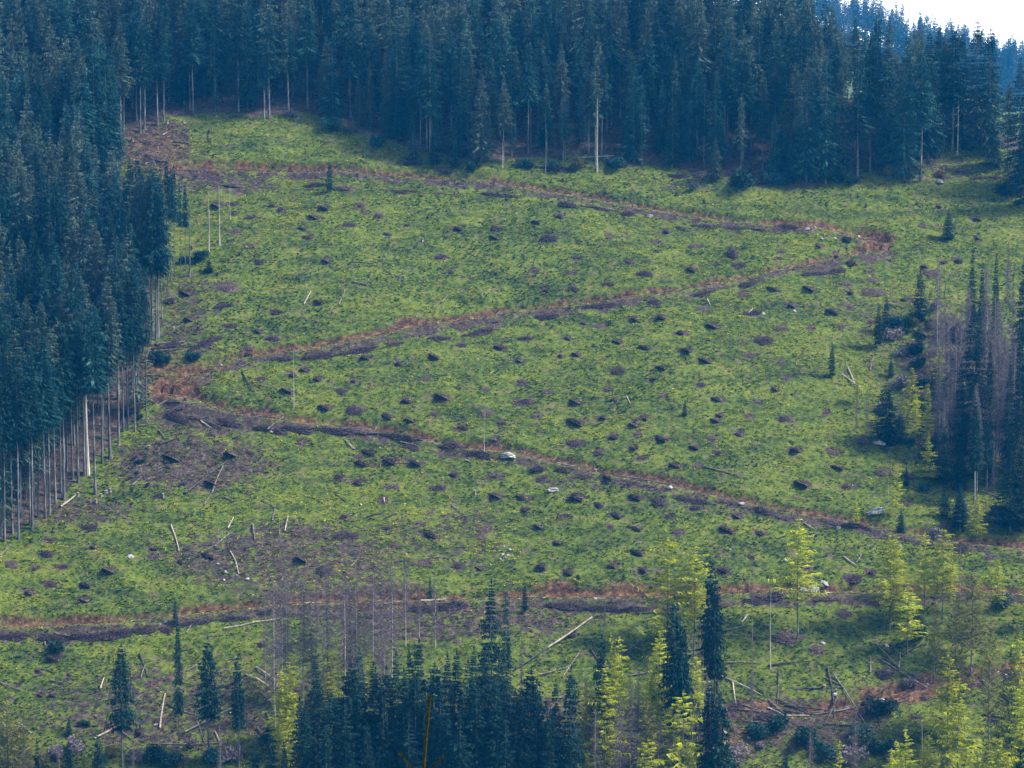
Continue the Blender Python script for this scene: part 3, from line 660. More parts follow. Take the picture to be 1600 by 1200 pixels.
# ------------------------------------------------------------------ single trees of the clearing and foreground
SINGLE = [ # u, vtop, vbase, kind, wide, name, look
 *[(u, t, b, 'young', w, 'spruce_tree', l) for u, t, b, w, l in [
  (1482,328,376,1.9,'small bushy dark spruce standing alone'),(1437,422,500,1.25,'young dark spruce with full crown'),(1385,463,520,1.2,'slim young dark spruce'),(1372,476,545,.9,'slim young dark spruce'),
  (1300,533,590,.9,'small ragged dark spruce'),(1070,626,650,1.6,'tiny leaning dark spruce'),(515,246,302,.8,'thin sapling spruce'),(1518,474,720,1.15,'tall dark pointed spruce'),(1500,560,690,.9,'dark pointed spruce'),(1555,388,540,.5,'thin dark spruce'),
  (1518,378,520,.5,'thin dark spruce'),(1533,400,560,.5,'thin grey-green spruce'),(1597,395,660,.8,'tall dark spruce at the frame edge'),(1385,590,692,1.7,'broad dark spruce'),(1406,640,694,1.6,'broad dark bushy spruce'),(1470,655,756,1.5,'dark bushy spruce'),
  (1476,765,812,1.8,'small dark cone-shaped spruce'),(1500,770,830,2,'squat dark spruce'),(1578,700,830,2,'broad dark spruce'),(1597,690,830,1.6,'dark spruce'),(1575,560,740,.7,'thin dark spruce'),(1592,520,760,.8,'dark spruce'),(1545,640,760,.8,'dark spruce'),(1500,700,770,1.6,'small dark spruce'),(1416,725,760,1.2,'tiny dark spruce'),(1392,560,590,1.6,'tiny dark bush spruce'),(1436,505,555,1.6,'small dark bush spruce'),
  (327,402,424,2.2,'low dark spruce bush'),(192,1000,1215,1.1,'tall dark spruce'),(327,990,1195,1.1,'tall dark spruce'),(373,1018,1200,.8,'slim dark spruce'),(155,1140,1260,1.1,'short dark spruce'),(108,1120,1150,1.4,'tiny dark spruce'),(280,955,1200,.35,'very thin dark spruce'),
  (495,1008,1300,.9,'tall narrow dark spruce'),(563,1000,1290,1,'tall dark spruce'),(588,1030,1290,1,'dark spruce'),(620,1008,1310,1.1,'tall dark spruce'),(640,1003,1300,1,'tall dark spruce'),(656,988,1300,1.1,'tall dark spruce'),(714,1005,1310,1.1,'dark spruce'),(741,1000,1310,1.0,'tall dark spruce'),(768,893,1260,.9,'tallest narrow dark spruce'),(791,905,1150,.55,'tall narrow dark spruce'),
  (868,1052,1330,1,'dark spruce'),(892,1030,1330,1,'dark spruce'),(838,1060,1330,1.2,'dark spruce'),(940,985,1230,.8,'ragged dark spruce'),(1053,926,1200,.9,'dark pointed spruce'),(1066,960,1210,.7,'dark spruce'),(1108,864,1130,.75,'narrow tall dark spruce'),(1116,890,1150,.7,'narrow dark spruce'),(1108,1060,1290,1,'dark spruce'),(1125,1075,1300,1.1,'dark spruce'),
  (690,1060,1340,1.2,'dark spruce'),(665,1070,1340,1.2,'dark spruce'),(600,1075,1340,1.2,'dark spruce'),(540,1085,1350,1.1,'dark spruce'),(470,1080,1350,1.1,'dark spruce'),(425,1130,1340,1,'dark spruce'),(400,1140,1340,1,'dark spruce'),(745,1060,1340,1.2,'dark spruce'),(775,1050,1340,1.2,'dark spruce'),(805,1070,1340,1.2,'dark spruce'),(815,1050,1340,1,'dark spruce'),(720,1100,1360,1.2,'dark spruce'),(640,1100,1360,1.2,'dark spruce'),(575,1120,1370,1.2,'dark spruce'),(510,1120,1370,1.2,'dark spruce'),(790,1110,1370,1.2,'dark spruce'),(855,1110,1370,1.1,'dark spruce'),
  (700,1010,1320,.9,'dark spruce'),(732,1020,1320,1,'dark spruce'),(1225,1175,1320,1.2,'dark spruce top'),(1595,1140,1300,1.1,'dark spruce'),(60,1150,1330,.6,'thin dark spruce'),(110,1150,1330,.6,'thin dark spruce'),(820,905,960,.8,'slim dark sapling spruce'),(672,888,930,.7,'slim dark sapling spruce'),(274,930,975,.8,'slim dark sapling spruce')]],
 *[(u, t, b, 'larch', w, 'larch_tree', l) for u, t, b, w, l in [
  (1040,832,1015,1.5,'pale yellow-green larch'),(1033,975,1140,1.4,'yellow-green larch'),(1084,850,1025,1.6,'broad bright yellow-green larch'),(1247,806,998,1.30,'tall open golden larch with bare lower trunk'),(1390,826,985,1.49,'yellow-green larch'),(1418,905,1020,1.43,'yellow-green larch'),(1473,824,975,1.43,'bright yellow-green larch'),
  (1527,780,862,1.2,'low yellow-green larch'),(1337,774,826,1,'small slim yellow-green larch'),(1495,1050,1330,1.2,'tall bright yellow-green larch'),(1412,1130,1310,1.2,'bright yellow-green larch top'),(1558,1148,1330,1.3,'broad yellow-green larch top'),(1588,985,1260,1,'green-yellow larch'),(1597,1060,1300,1.1,'green-yellow larch'),
  (945,1030,1250,1.0,'bright yellow-green larch'),(922,1062,1240,1.05,'broad bright yellow-green larch'),(960,1010,1210,.8,'yellow-green larch'),(1030,985,1180,.9,'bright yellow-green larch'),(1066,1074,1300,1.2,'broad green-yellow larch'),(1018,1048,1190,1,'yellow-green larch'),(1012,1146,1340,1.2,'bright lime larch top'),(816,1120,1290,1,'yellow-green larch'),(885,1135,1300,1,'green-yellow larch'),
  (452,1028,1180,1.1,'soft yellow-green larch'),(462,1090,1240,.9,'green-yellow larch'),(580,1016,1130,.8,'small yellow-green larch'),(1467,524,625,.6,'slim yellow larch'),(1424,575,672,1.3,'open yellow-green larch'),(1340,585,632,1.2,'small yellow-green larch'),(1450,598,650,1,'small yellow larch'),(550,1135,1220,.8,'small lime larch'),(1440,1150,1330,.9,'yellow-green larch top'),(1480,1010,1200,1,'yellow-green larch'),(1128,1130,1290,.6,'slim yellow larch'),(1310,1150,1320,.7,'slim yellow-green larch')]],
 *[(u, t, b, 'olive', w, 'budding_tree', l) for u, t, b, w, l in [
  (1517,870,1045,1.3,'olive brown budding tree'),(1492,925,1160,1.1,'olive green budding tree'),(1545,960,1170,.9,'thin olive budding tree'),(1460,930,1060,.8,'thin olive budding tree'),(1575,1010,1260,1,'olive green budding tree'),(1010,1090,1270,.9,'olive budding tree'),(1470,1150,1330,1,'olive green budding tree'),(14,1090,1290,1.2,'olive yellow budding tree'),(40,1110,1300,1,'thin olive budding tree'),(600,1060,1200,.6,'thin olive budding tree')]],
 *[(u, t, b, 'bare', w, 'dead_tree', l) for u, t, b, w, l in [
  (448,872,1096,.9,'tall grey-purple leafless tree'),(430,900,1140,.9,'grey leafless tree with forked pale trunk'),(475,884,1100,.9,'grey-purple leafless tree'),(512,860,1112,.9,'tall leafless tree with pale trunk'),(538,890,1112,1,'grey-purple leafless tree'),(556,900,1102,.9,'leafless tree with pinkish trunk'),(585,890,1100,1,'grey-purple leafless tree'),(612,872,1060,.9,'grey-purple leafless tree'),
  (634,866,1010,.9,'grey-purple leafless tree'),(600,980,1130,.8,'pale-trunked leafless tree'),(680,880,1010,.6,'thin leafless tree'),(415,920,1060,.6,'thin leafless tree'),(495,900,1010,.8,'grey leafless tree'),(655,900,1000,.8,'grey leafless tree'),(570,950,1060,.9,'grey leafless tree'),
  (1487,585,694,1,'grey leafless tree'),(1556,465,720,.7,'tall grey leafless tree'),(1562,590,712,.8,'grey leafless tree'),(1574,375,508,.6,'thin leafless tree top'),(1594,612,724,.8,'grey leafless tree'),(1531,640,745,.8,'grey leafless tree'),(1552,690,770,.8,'grey leafless tree'),(1338,598,674,.5,'thin leafless tree'),(1354,608,682,.7,'thin leafless tree'),(1320,540,602,.5,'very thin leafless sapling'),(1580,440,640,.8,'grey leafless tree'),(1540,420,590,.8,'grey-purple leafless tree'),(1568,520,690,.9,'grey-purple leafless tree'),(1590,560,700,.8,'grey-purple leafless tree'),(1510,440,590,.6,'grey leafless tree'),(1475,440,560,.5,'thin leafless tree'),(1520,600,720,.8,'grey leafless tree'),
  (1110,900,1102,.9,'leafless tree with twin grey trunks'),(1116,930,1098,.8,'grey leafless tree'),(1093,955,1082,.9,'grey leafless tree'),(1081,985,1160,.7,'leafless tree with pale trunk'),(1048,1020,1108,.7,'grey leafless tree'),(985,1055,1230,1,'grey-purple leafless tree'),(930,1100,1280,1,'grey-purple leafless tree'),(1030,1120,1290,1,'grey-purple leafless tree'),(1105,1110,1290,.8,'grey leafless tree'),(877,1120,1300,.7,'leafless tree with pale trunk'),(850,1140,1300,.9,'grey-purple leafless tree'),(965,1090,1290,.9,'grey-purple leafless tree'),(1265,1130,1310,.9,'grey-purple leafless tree'),(1335,1090,1300,.6,'thin grey leafless tree'),(1175,1040,1130,.5,'thin grey leafless tree'),(1060,1100,1290,.8,'grey leafless tree'),
  (1418,920,1018,.5,'thin dark-trunked tree'),(1175,1000,1100,.5,'thin leafless tree'),(40,1150,1310,.7,'grey leafless tree'),(95,1140,1320,.7,'grey leafless tree'),(210,1150,1330,.5,'thin leafless tree'),(345,1120,1310,.5,'thin leafless tree'),(1500,850,930,.6,'thin leafless tree'),(1175,870,940,.5,'thin leafless sapling'),(815,990,1150,.5,'thin leafless tree'),(945,930,990,.5,'thin leafless sapling'),(340,290,318,.5,'thin leafless sapling'),(1500,470,640,.7,'grey leafless tree')]],
 *[(u, t, b, 'snag', w, 'dead_tree', l) for u, t, b, w, l in [
  (852,177,269,.9,'straight bare white pole'),(933,149,267,1,'taller bare white pole'),(1496,154,243,1.1,'bare pale pole with split orange base'),(757,640,711,.9,'tall pale bare pole'),(459,545,637,.8,'thin grey bare pole'),(437,794,837,.9,'short upright pale pole'),(341,818,845,.9,'short upright stick'),(1388,745,783,1.1,'short leaning pale pole'),(1384,771,782,1.3,'pale broken stub'),(645,966,1022,.9,'thin pale pole'),(1439,1120,1230,1,'pinkish bare pole'),(1318,560,600,.7,'thin grey pole'),(1098,1010,1150,.8,'thin pale pole'),(944,930,985,.7,'thin grey pole'),
  (785,220,262,1.6,'broken pale stub'),(1262,935,1000,.6,'thin grey pole'),(1305,835,870,1.2,'grey broken stub'),(1175,960,1020,.6,'thin grey pole'),(1204,905,1045,.6,'thin grey pole'),(702,486,500,.9,'short pale stick'),(567,535,545,1,'short pale stick')]],
]
rq = np.random.RandomState(77)
for k in range(46):
    if k < 30: u = rq.uniform(1462, 1604); vb = rq.uniform(560, 800); h_ = rq.uniform(90, 190)
    else: u = rq.uniform(850, 1110); vb = rq.uniform(1150, 1300); h_ = rq.uniform(90, 180)
    kind = 'bare' if k % 5 or k >= 40 else 'darktop'
    SINGLE.append((u, vb - h_, vb, kind, rq.uniform(.7, 1.1) if kind == 'bare' else rq.uniform(.5, .8), 'dead_tree' if kind == 'bare' else 'spruce_tree', ('slim ' if h_ < 130 else 'tall ') + ('grey-brown leafless tree' if kind == 'bare' else 'thin dark spruce')))
for k in range(46):
    if k < 12: u, vb, h_, kd = rq.uniform(1385, 1600), rq.uniform(560, 840), rq.uniform(30, 75), 'young'
    elif k < 22: u, vb, h_, kd = rq.uniform(1400, 1600), rq.uniform(590, 860), rq.uniform(45, 95), 'larch'
    elif k < 36: u, vb, h_, kd = rq.uniform(1385, 1600), rq.choice([rq.uniform(930, 1010), rq.uniform(1230, 1310)]), rq.uniform(80, 150), 'larch'
    elif k < 42: u, vb, h_, kd = rq.uniform(880, 1110), rq.uniform(1150, 1310), rq.uniform(100, 190), 'larch'
    else: u, vb, h_, kd = rq.uniform(430, 600), rq.uniform(1100, 1250), rq.uniform(90, 150), 'larch'
    SINGLE.append((u, vb - h_, vb, kd, rq.uniform(.8, 1.2) if kd == 'larch' else rq.uniform(1.3, 1.9), 'larch_tree' if kd == 'larch' else 'spruce_tree', ('low ' if h_ < 60 else 'slender ' if h_ < 110 else 'tall ') + ('feathery yellow-green larch' if kd == 'larch' else 'bushy dark spruce')))
for u, vt, vb in [(440,905,1080),(488,915,1100),(548,905,1100),(598,895,1080)]:
    SINGLE.append((u, vt, vb, 'bare', 1.1, 'dead_tree', 'purple-grey leafless tree'))
for u, vt, vb in [(520,1060,1330),(550,1045,1320),(585,1020,1310),(605,1045,1320),(632,1050,1320),(680,1020,1310),(725,1050,1330),(758,1010,1300),(785,1020,1320),(480,1110,1350),(445,1120,1350),(830,1030,1320),(860,1090,1340),(650,1040,1330),(700,1080,1350)]:
    SINGLE.append((u, vt + rq.uniform(-28, 30), vb, 'dark' if rq.uniform() < .7 else 'darktop', rq.uniform(.9, 1.5), 'spruce_tree', 'dark spruce of the bottom clump'))
for u, vt, vb, kind, w, name, look in SINGLE:
    p = at(u, vb); H = H_of(u, vt, vb, p[1])
    if kind == 'young' and H > 17: kind = 'darktop' if (u < 400 or u > 930) and not (1370 < u and vb < 840) and u != 155 else 'dark'
    o = plant(name, kind, p[0], p[1], p[2] - .1, H, wide=w)
    cat = {'spruce_tree': 'spruce', 'larch_tree': 'larch', 'budding_tree': 'tree', 'dead_tree': 'dead tree'}[name]
    grp = {'spruce_tree': 'spruces in and below the clearing', 'larch_tree': 'larches at the foot of the slope', 'budding_tree': 'budding trees at the foot of the slope', 'dead_tree': 'dead trees left standing'}[name]
    tag(o, look, cat, u, max(vt, min(vb, 1195)) if vb > 1200 else vb, grp)
    REG[-1] = REG[-1][:3] + (u, (vt + min(vb, 1200)) / 2, False)

# ------------------------------------------------------------------ shrubs
def shrub_mesh(seed, m):
    rs = np.random.RandomState(seed)
    n = 1500
    c = []
    lob = [(rs.uniform(-.6, .6), rs.uniform(-.5, .5), rs.uniform(.3, .9), rs.uniform(.35, .6)) for _ in range(7)]
    for _ in range(n):
        a, b, h, r_ = lob[rs.randint(7)]; d = rs.normal(0, 1, 3); d /= np.linalg.norm(d); d *= r_ * rs.uniform(.5, 1.1)
        p = np.array([a, b, h]) + d
        if p[2] < 0: continue
        e = rs.normal(0, .07, (3, 3)); c.append(p + e)
    return tri_mesh('shrub_foliage', np.array(c), m)
SHM = {'k': [shrub_mesh(i, M['youngspruce']) for i in range(3)], 'g': [shrub_mesh(10 + i, M['spruce']) for i in range(3)], 'o': [shrub_mesh(20 + i, M['olive']) for i in range(3)], 'b': [shrub_mesh(30 + i, M['twig']) for i in range(2)], 'y': [shrub_mesh(40, M['ochre'])]}
STEMS = tri_mesh('shrub_stems', stub_tris(np.random.RandomState(1), .9, .0, .1, 14, 1.0, .02, 1.3), M['bark'])
SH = '''1470,274,22,y 1515,228,14,y 865,262,30,g 905,256,36,o 960,256,40,g 1085,292,24,g 1165,285,60,k 1208,284,40,g 1330,284,30,k 1430,264,40,o 1510,232,30,k 1395,268,36,o 1550,212,40,o 1575,300,40,k 1592,318,20,k 520,196,40,g 545,204,30,o 452,178,24,b 590,222,40,g 820,258,30,g 740,262,26,k
1430,548,34,k 1395,525,40,b 1500,560,40,b 1440,600,36,k 1460,625,34,k 1380,640,30,b 1350,690,24,b 1420,690,26,k 1540,700,50,b 1510,740,40,k 1560,800,40,k 1590,815,50,k 1530,590,50,b 1570,560,50,b 1590,620,50,k 1480,590,40,b 1490,520,50,b 1460,480,30,b
1430,992,46,k 1255,1150,60,k 1340,1150,60,g 1180,1148,50,g 1220,1132,50,k 1375,1110,60,k 1285,1175,50,g 1570,945,50,g 1100,1175,60,b 900,1185,60,b 960,1165,60,k 1060,1195,60,b 1150,1185,60,b 1330,1185,60,b 1380,1170,50,g 1480,1150,50,g 1420,1060,30,b 870,1160,60,b 930,1150,50,b 1010,1180,60,k 850,1195,60,k 1040,1130,50,k 985,1125,50,b
120,1170,50,b 60,1190,50,o 20,1150,50,o 235,1180,50,g 270,1190,50,k 330,1185,50,g 365,1180,50,b 420,1150,50,k 130,1130,24,k 85,1178,40,b 15,1195,60,o 300,1160,30,b 90,1010,40,k 215,1185,40,b 180,1175,40,o 470,1150,60,k 450,1190,60,k 315,400,34,k 290,405,24,k 265,470,24,b 300,560,30,g 250,560,40,g'''
rsx = np.random.RandomState(31)
for _ in range(34): SH += ' %d,%d,%d,%s' % (rsx.uniform(1400, 1600), rsx.uniform(480, 850), rsx.uniform(14, 44), 'kkbbgo'[rsx.randint(6)])
for _ in range(22): SH += ' %d,%d,%d,%s' % (rsx.uniform(560, 1400), rsx.choice([rsx.uniform(1150, 1195), rsx.uniform(1150, 1195)]), rsx.uniform(16, 40), 'kkbbgo'[rsx.randint(6)])
for _ in range(16): SH += ' %d,%d,%d,%s' % (rsx.uniform(200, 330), rsx.uniform(640, 800), rsx.uniform(8, 18), 'kbbg'[rsx.randint(4)])
for tok in SH.split():
    u, v, w, k = tok.split(','); u, v, w = int(u), int(v), int(w); p = at(u, v + w * .15); W = w * mpp(p[1])
    rt = link('shrub', None, loc=tuple(p), rz=random.uniform(0, 6.28), sc=(W / 2.2, W / 2.2, W / 2.6))
    link('foliage', random.choice(SHM[k]), rt); link('stems', STEMS, rt)
    tag(rt, {'k': 'dark evergreen', 'g': 'green', 'o': 'olive yellow', 'b': 'leafless grey-brown', 'y': 'ochre leaved'}[k] + ' shrub', 'shrub', u, v, 'shrubs at the edges of the clearing')

# ------------------------------------------------------------------ brush heaps
def heap_mesh(seed, m, n=420, spiky=1.15):
    rs = np.random.RandomState(seed); T = []
    lob = [(rs.uniform(-.55, .55), rs.uniform(-.4, .4), rs.uniform(.4, .75), rs.uniform(.6, 1)) for _ in range(4)]
    def h(x, y):
        return max([0] + [c * (1 - ((x - a) ** 2 + (y - b) ** 2) / r_ ** 2) for a, b, r_, c in lob])
    g = 17; P = {}
    for i in range(g):
        for j in range(g):
            x = (i / (g - 1) - .5) * 2.4; y = (j / (g - 1) - .5) * 2.2
            P[i, j] = np.array([x + rs.uniform(-.06, .06), y + rs.uniform(-.06, .06), h(x, y) * rs.uniform(.35, .85) - .12])
    for i in range(g - 1):
        for j in range(g - 1):
            q = [P[i, j], P[i + 1, j], P[i + 1, j + 1], P[i, j + 1]]
            if max(a[2] for a in q) > -.05: T += [(q[0], q[1], q[2]), (q[0], q[2], q[3])]
    for _ in range(n):
        x, y = rs.uniform(-1.15, 1.15), rs.uniform(-1, 1)
        if h(x, y) <= 0: continue
        c = np.array([x, y, h(x, y) * rs.uniform(.6, 1.05)]); a = rs.uniform(0, 6.28); e = rs.uniform(-.25, .75)
        d = np.array([math.cos(a) * math.cos(e), math.sin(a) * math.cos(e), math.sin(e) * .8]) * rs.uniform(.12, .42) * spiky
        w = np.array([-d[1], d[0], rs.uniform(-.1, .1)]); w = w / (np.linalg.norm(w) + 1e-6) * rs.uniform(.015, .035)
        T += [(c - d * .5 - w, c - d * .5 + w, c + d)]
    return tri_mesh('brush_heap', np.array(T), m)
HEAPD = [heap_mesh(i, M['heap']) for i in range(7)]
HEAPB = [heap_mesh(20 + i, M['heapbrown'], 260, 1.2) for i in range(5)]
def drop_px(u, v, w, aspect):
    """ground point at pixel, with heap centred there"""
    return at(u, v + 2)
for (u, v, w, k) in heaps:
    p = drop_px(u, v, w, 1); W = w * 1.05 * mpp(p[1])
    lst = HEAPD if k == 'd' else HEAPB
    me = random.choice(lst)
    lng = random.uniform(.75, 1.25)
    o = link('brush_heap', me, loc=(p[0], p[1], p[2] - .1), rz=random.uniform(-.35, .35) + (3.14159 if random.random() < .5 else 0), sc=(W / 2.1, W / 2.6 * lng, W / 7.5 * random.uniform(.5, 1.4) + .15))
    o.rotation_euler = (R(27), 0, o.rotation_euler[2] * .6)
    size = 'small' if w < 19 else ('large' if w > 29 else 'mid-sized')
    tag(o, f"{size} {'dark' if k == 'd' else 'brownish'} brush heap", 'brush heap', u, v, 'brush heaps scattered over the clearing')
# windrows of slash lining the lower side of the roads
WR = """1142,395,18,d,3.2 855,490,56,d,1.3 940,475,84,d,1 1097,456,66,d,1.1 1170,440,44,d,1 1264,427,60,d,1 1302,422,40,d,1.2 1330,409,16,d,2 1060,353,30,d,1 1095,351,34,d,1 1140,352,50,d,1.1 1185,356,50,d,1.1 1225,352,40,d,1 890,318,44,d,1 930,322,50,d,1 780,302,60,d,1 700,300,60,b,1 620,296,70,d,1 550,292,60,b,1 430,290,70,b,1 500,286,50,d,1 380,288,50,b,1
560,545,70,d,1.3 500,553,70,d,1.4 620,534,70,d,1.3 440,558,60,d,1 690,524,60,d,1.3 740,518,50,d,1.3 780,508,50,b,1 317,536,70,d,1.5 262,540,60,d,1.3 280,650,70,d,1.6 360,658,60,d,1.3 320,655,60,b,1.2 415,668,60,d,1.8 465,668,60,d,1.4 507,670,70,d,1.3 612,680,80,d,1.2 560,674,50,b,1 712,698,60,d,2.2 750,708,40,d,1.6 845,732,40,d,2.2 875,732,34,d,2 920,742,40,b,1.2 1080,778,60,d,1.2 1145,784,60,b,1 1195,796,34,d,1.5 1230,806,60,b,1 1345,822,76,d,1.6 1300,815,40,b,1 1400,836,50,b,1 1450,848,40,b,1 1500,858,50,b,1 1560,866,60,b,1
22,992,60,d,1.8 75,996,60,d,1.8 125,992,60,d,1.5 165,990,60,d,1.8 190,988,40,d,1.8 225,980,60,d,1.5 262,978,40,d,1.3 300,972,60,d,1.5 362,964,70,d,1.4 420,955,60,d,1.2 480,958,70,b,1.3 540,958,60,b,1.4 600,958,70,b,1.4 650,950,50,d,1.4 700,945,54,d,2 830,945,40,b,1 880,946,60,d,1.2 930,948,60,d,1.2 985,950,70,d,1.3 1040,950,50,b,1 1130,942,50,b,1 1217,930,40,d,2 1290,935,40,b,1 1180,935,50,d,1.3 1200,1112,70,d,1.5 1150,1100,60,d,1.4 1370,1112,70,d,1 1545,1055,36,b,1.3
870,262,50,d,1.3 960,250,60,b,1.3 1060,272,40,d,1.3 1165,282,50,d,1.2 1250,290,50,b,1.3 1090,270,30,b,1.4 1530,275,60,d,1.1 1570,290,50,d,1.1 700,262,50,d,1.2 640,252,40,d,1.2 560,205,50,b,1.2 230,240,60,b,1 300,268,60,b,1 240,220,40,b,1 1500,560,60,b,1.4 1560,640,70,b,1.3 1530,540,60,d,1.3 1430,560,50,b,1.2"""
for tok in WR.split():
    u, v, w, k, a = tok.split(','); u, v, w, a = int(u), int(v), int(w), float(a)
    p = at(u, v + 3); W = w * 1.1 * mpp(p[1])
    me = random.choice(HEAPD if k == 'd' else HEAPB)
    # lie along the slope line in the picture
    o = link('brush_pile', me, loc=(p[0], p[1], p[2] - .15), sc=(W / 2.1, 1.35 * a ** .5, .85 * a))
    if u == 1142: o.scale = (1.5, 4.2, 2.0)
    # turn to follow the nearest road
    d_ = np.hypot(ALLR[:, 0] - p[0], ALLR[:, 1] - p[1]); j = int(d_.argmin()); j = min(max(j, 3), len(ALLR) - 4)
    t_ = ALLR[j + 2] - ALLR[j - 2]
    rot = math.atan2(t_[1], t_[0]) if d_.min() < 14 else random.uniform(-.2, .2)
    if abs(rot) > 1.571: rot -= math.copysign(3.1416, rot)
    tx_ = float(gz(p[0] + math.cos(rot) * 2, p[1] + math.sin(rot) * 2) - gz(p[0] - math.cos(rot) * 2, p[1] - math.sin(rot) * 2)) / 4
    if u != 1142 and abs(rot) < 1.2: o.rotation_euler = (R(18), -math.atan(tx_), rot)
    else: o.rotation_euler = (R(27), 0, 0)
    tag(o, f"{'dark' if k == 'd' else 'brown'} {'long' if w > 55 else 'ragged' if a > 1.3 else 'low'} pile of felled branches", 'brush pile', u, v, 'piles of slash lining the tracks')

# ------------------------------------------------------------------ logs
LOGS = """496,221,520,224,p 475,477,486,456,p 529,477,539,455,g 752,466,757,457,p 550,411,584,414,g 550,442,577,446,g 930,324,965,331,p 540,690,554,701,p 727,720,733,723,p 572,680,625,680,g 979,622,985,633,p 872,722,915,732,g 975,740,1060,757,g 1325,576,1337,604,p 1316,586,1349,614,p 1360,578,1365,557,p 1420,664,1462,677,g 1502,687,1550,702,g 1532,770,1565,780,g 1387,477,1425,487,g 1555,557,1587,550,g 1338,882,1346,867,p 1319,875,1340,887,p
319,790,331,772,g 331,772,349,730,p 267,821,280,862,p 356,827,365,809,p 335,855,360,834,g 360,862,367,875,p 367,875,373,898,p 247,672,260,687,p 217,667,257,664,g 290,772,355,722,d 0,869,17,852,g 207,760,222,745,b 95,795,120,775,p 150,715,175,717,g 426,814,429,796,g 445,832,450,810,p 418,677,444,651,g
350,982,400,975,p 400,975,445,966,p 291,990,301,976,g 292,1049,320,1032,g 250,1140,258,1085,p 220,1062,228,1040,p 157,1080,163,1060,p 27,1132,49,1148,p 289,1146,377,1102,p 255,1165,345,1161,g 336,1146,346,1165,p 309,1130,319,1160,g 117,1134,155,1135,d 385,1055,400,1062,p 85,992,110,996,g 400,1045,445,1074,p 400,1062,424,1079,p 402,1137,430,1179,p 475,946,502,945,p 657,940,697,932,p 775,1036,790,1025,p 675,1055,697,1037,g
856,1015,925,967,p 805,1050,856,1015,d 879,1060,907,1020,g 962,1030,1000,1002,g 1007,1030,1037,1016,d 980,1059,1015,1050,g 902,1119,927,1140,p 817,1020,837,1027,p 1117,1055,1190,1087,p 1145,1067,1151,1107,p 1132,1107,1200,1115,g 1160,1126,1200,1131,g 1135,996,1200,1000,g 1130,987,1170,979,p 1159,974,1169,960,p 1137,1037,1190,1039,g 1367,1007,1410,1050,g 1372,1030,1450,1080,g 1380,1030,1455,1078,d 1404,1047,1407,1020,p 1360,1052,1360,1027,g 1200,1095,1232,1120,g 1200,1107,1275,1117,d 1220,1121,1265,1120,p 1262,1114,1340,1107,g 1200,1042,1265,1036,d 1292,1061,1312,1072,g 1535,1065,1552,1080,p 1565,1087,1589,1105,p 1535,1117,1595,1127,d 1356,1165,1362,1155,p
800,258,865,265,p 902,249,960,246,p 882,232,915,219,g 1475,259,1489,260,p 1490,269,1518,270,d 642,195,652,175,p 225,541,280,535,g 228,551,285,546,g 236,546,300,541,d 222,259,233,250,p 1170,490,1176,482,p 1105,468,1110,477,p 870,728,900,724,g 1455,262,1475,260,g 600,948,640,944,g 1240,824,1262,816,p 1265,843,1280,834,g 1258,820,1272,828,p 1300,1110,1350,1100,g 690,475,700,462,g 1255,920,1290,928,g 560,672,575,662,g 1100,732,1170,750,g 320,1085,345,1070,g 70,1005,74,1020,p 1290,932,1300,925,p 1345,934,1380,930,g"""
rl = np.random.RandomState(9)
for (ua, ub, va, vb_, n_, l0, l1) in [(0, 450, 1030, 1190, 18, 12, 46), (1120, 1340, 1075, 1190, 16, 20, 90), (800, 1000, 990, 1150, 10, 20, 70), (260, 720, 690, 890, 16, 8, 34), (1400, 1600, 470, 780, 12, 14, 50), (180, 330, 190, 300, 10, 8, 26), (1350, 1600, 930, 1190, 12, 14, 50), (200, 420, 530, 680, 10, 12, 40)]:
    for _ in range(n_):
        u_, v_, l_, a_ = rl.uniform(ua, ub), rl.uniform(va, vb_), rl.uniform(l0, l1), rl.uniform(-.7, .7) if rl.uniform() < .75 else rl.uniform(.9, 2.2)
        LOGS += ' %d,%d,%d,%d,%s' % (u_ - l_ / 2 * math.cos(a_), v_ - l_ / 2 * math.sin(a_), u_ + l_ / 2 * math.cos(a_), v_ + l_ / 2 * math.sin(a_), 'pggddd'[rl.randint(6)])
def log_mesh(L, r, m, seed):
    rs = np.random.RandomState(seed); n = 7; seg = 6; V = []; Q = []
    b = rs.uniform(-.02, .02, 2) * L
    for s in range(seg + 1):
        q = s / seg; rr = r * (1 - .45 * q)
        for k in range(n):
            a = k * 6.283 / n; w = rs.uniform(.9, 1.1)
            V.append((q * L, math.cos(a) * rr * w + b[0] * math.sin(3.14 * q), math.sin(a) * rr * w + b[1] * math.sin(3.14 * q)))
    for s in range(seg):
        for k in range(n):
            a = s * n + k; c = s * n + (k + 1) % n; Q.append((a, c, c + n, a + n))
    V += [(0, 0, 0), (L, 0, 0)]; o = (seg + 1) * n
    for k in range(n):
        Q.append((o, (k + 1) % n, k, k)); Q.append((o + 1, seg * n + k, seg * n + (k + 1) % n, seg * n + (k + 1) % n))
    # branch stubs
    V = list(V)
    for _ in range(int(3 + L * .8)):
        x = rs.uniform(.2, 1) * L; a = rs.uniform(0, 6.28); l = rs.uniform(.15, .6)
        i = len(V); d = (math.cos(a), math.sin(a))
        V += [(x - .05, d[0] * r * .5, d[1] * r * .5), (x + .05, d[0] * r * .5, d[1] * r * .5), (x + .1, d[0] * (r + l), d[1] * (r + l))]
        Q.append((i, i + 1, i + 2, i + 2))
    me = bpy.data.meshes.new('fallen_log')
    me.from_pydata([tuple(map(float, v)) for v in V], [], [tuple(dict.fromkeys(q)) for q in Q]); me.materials.append(m)
    return me
import mathutils
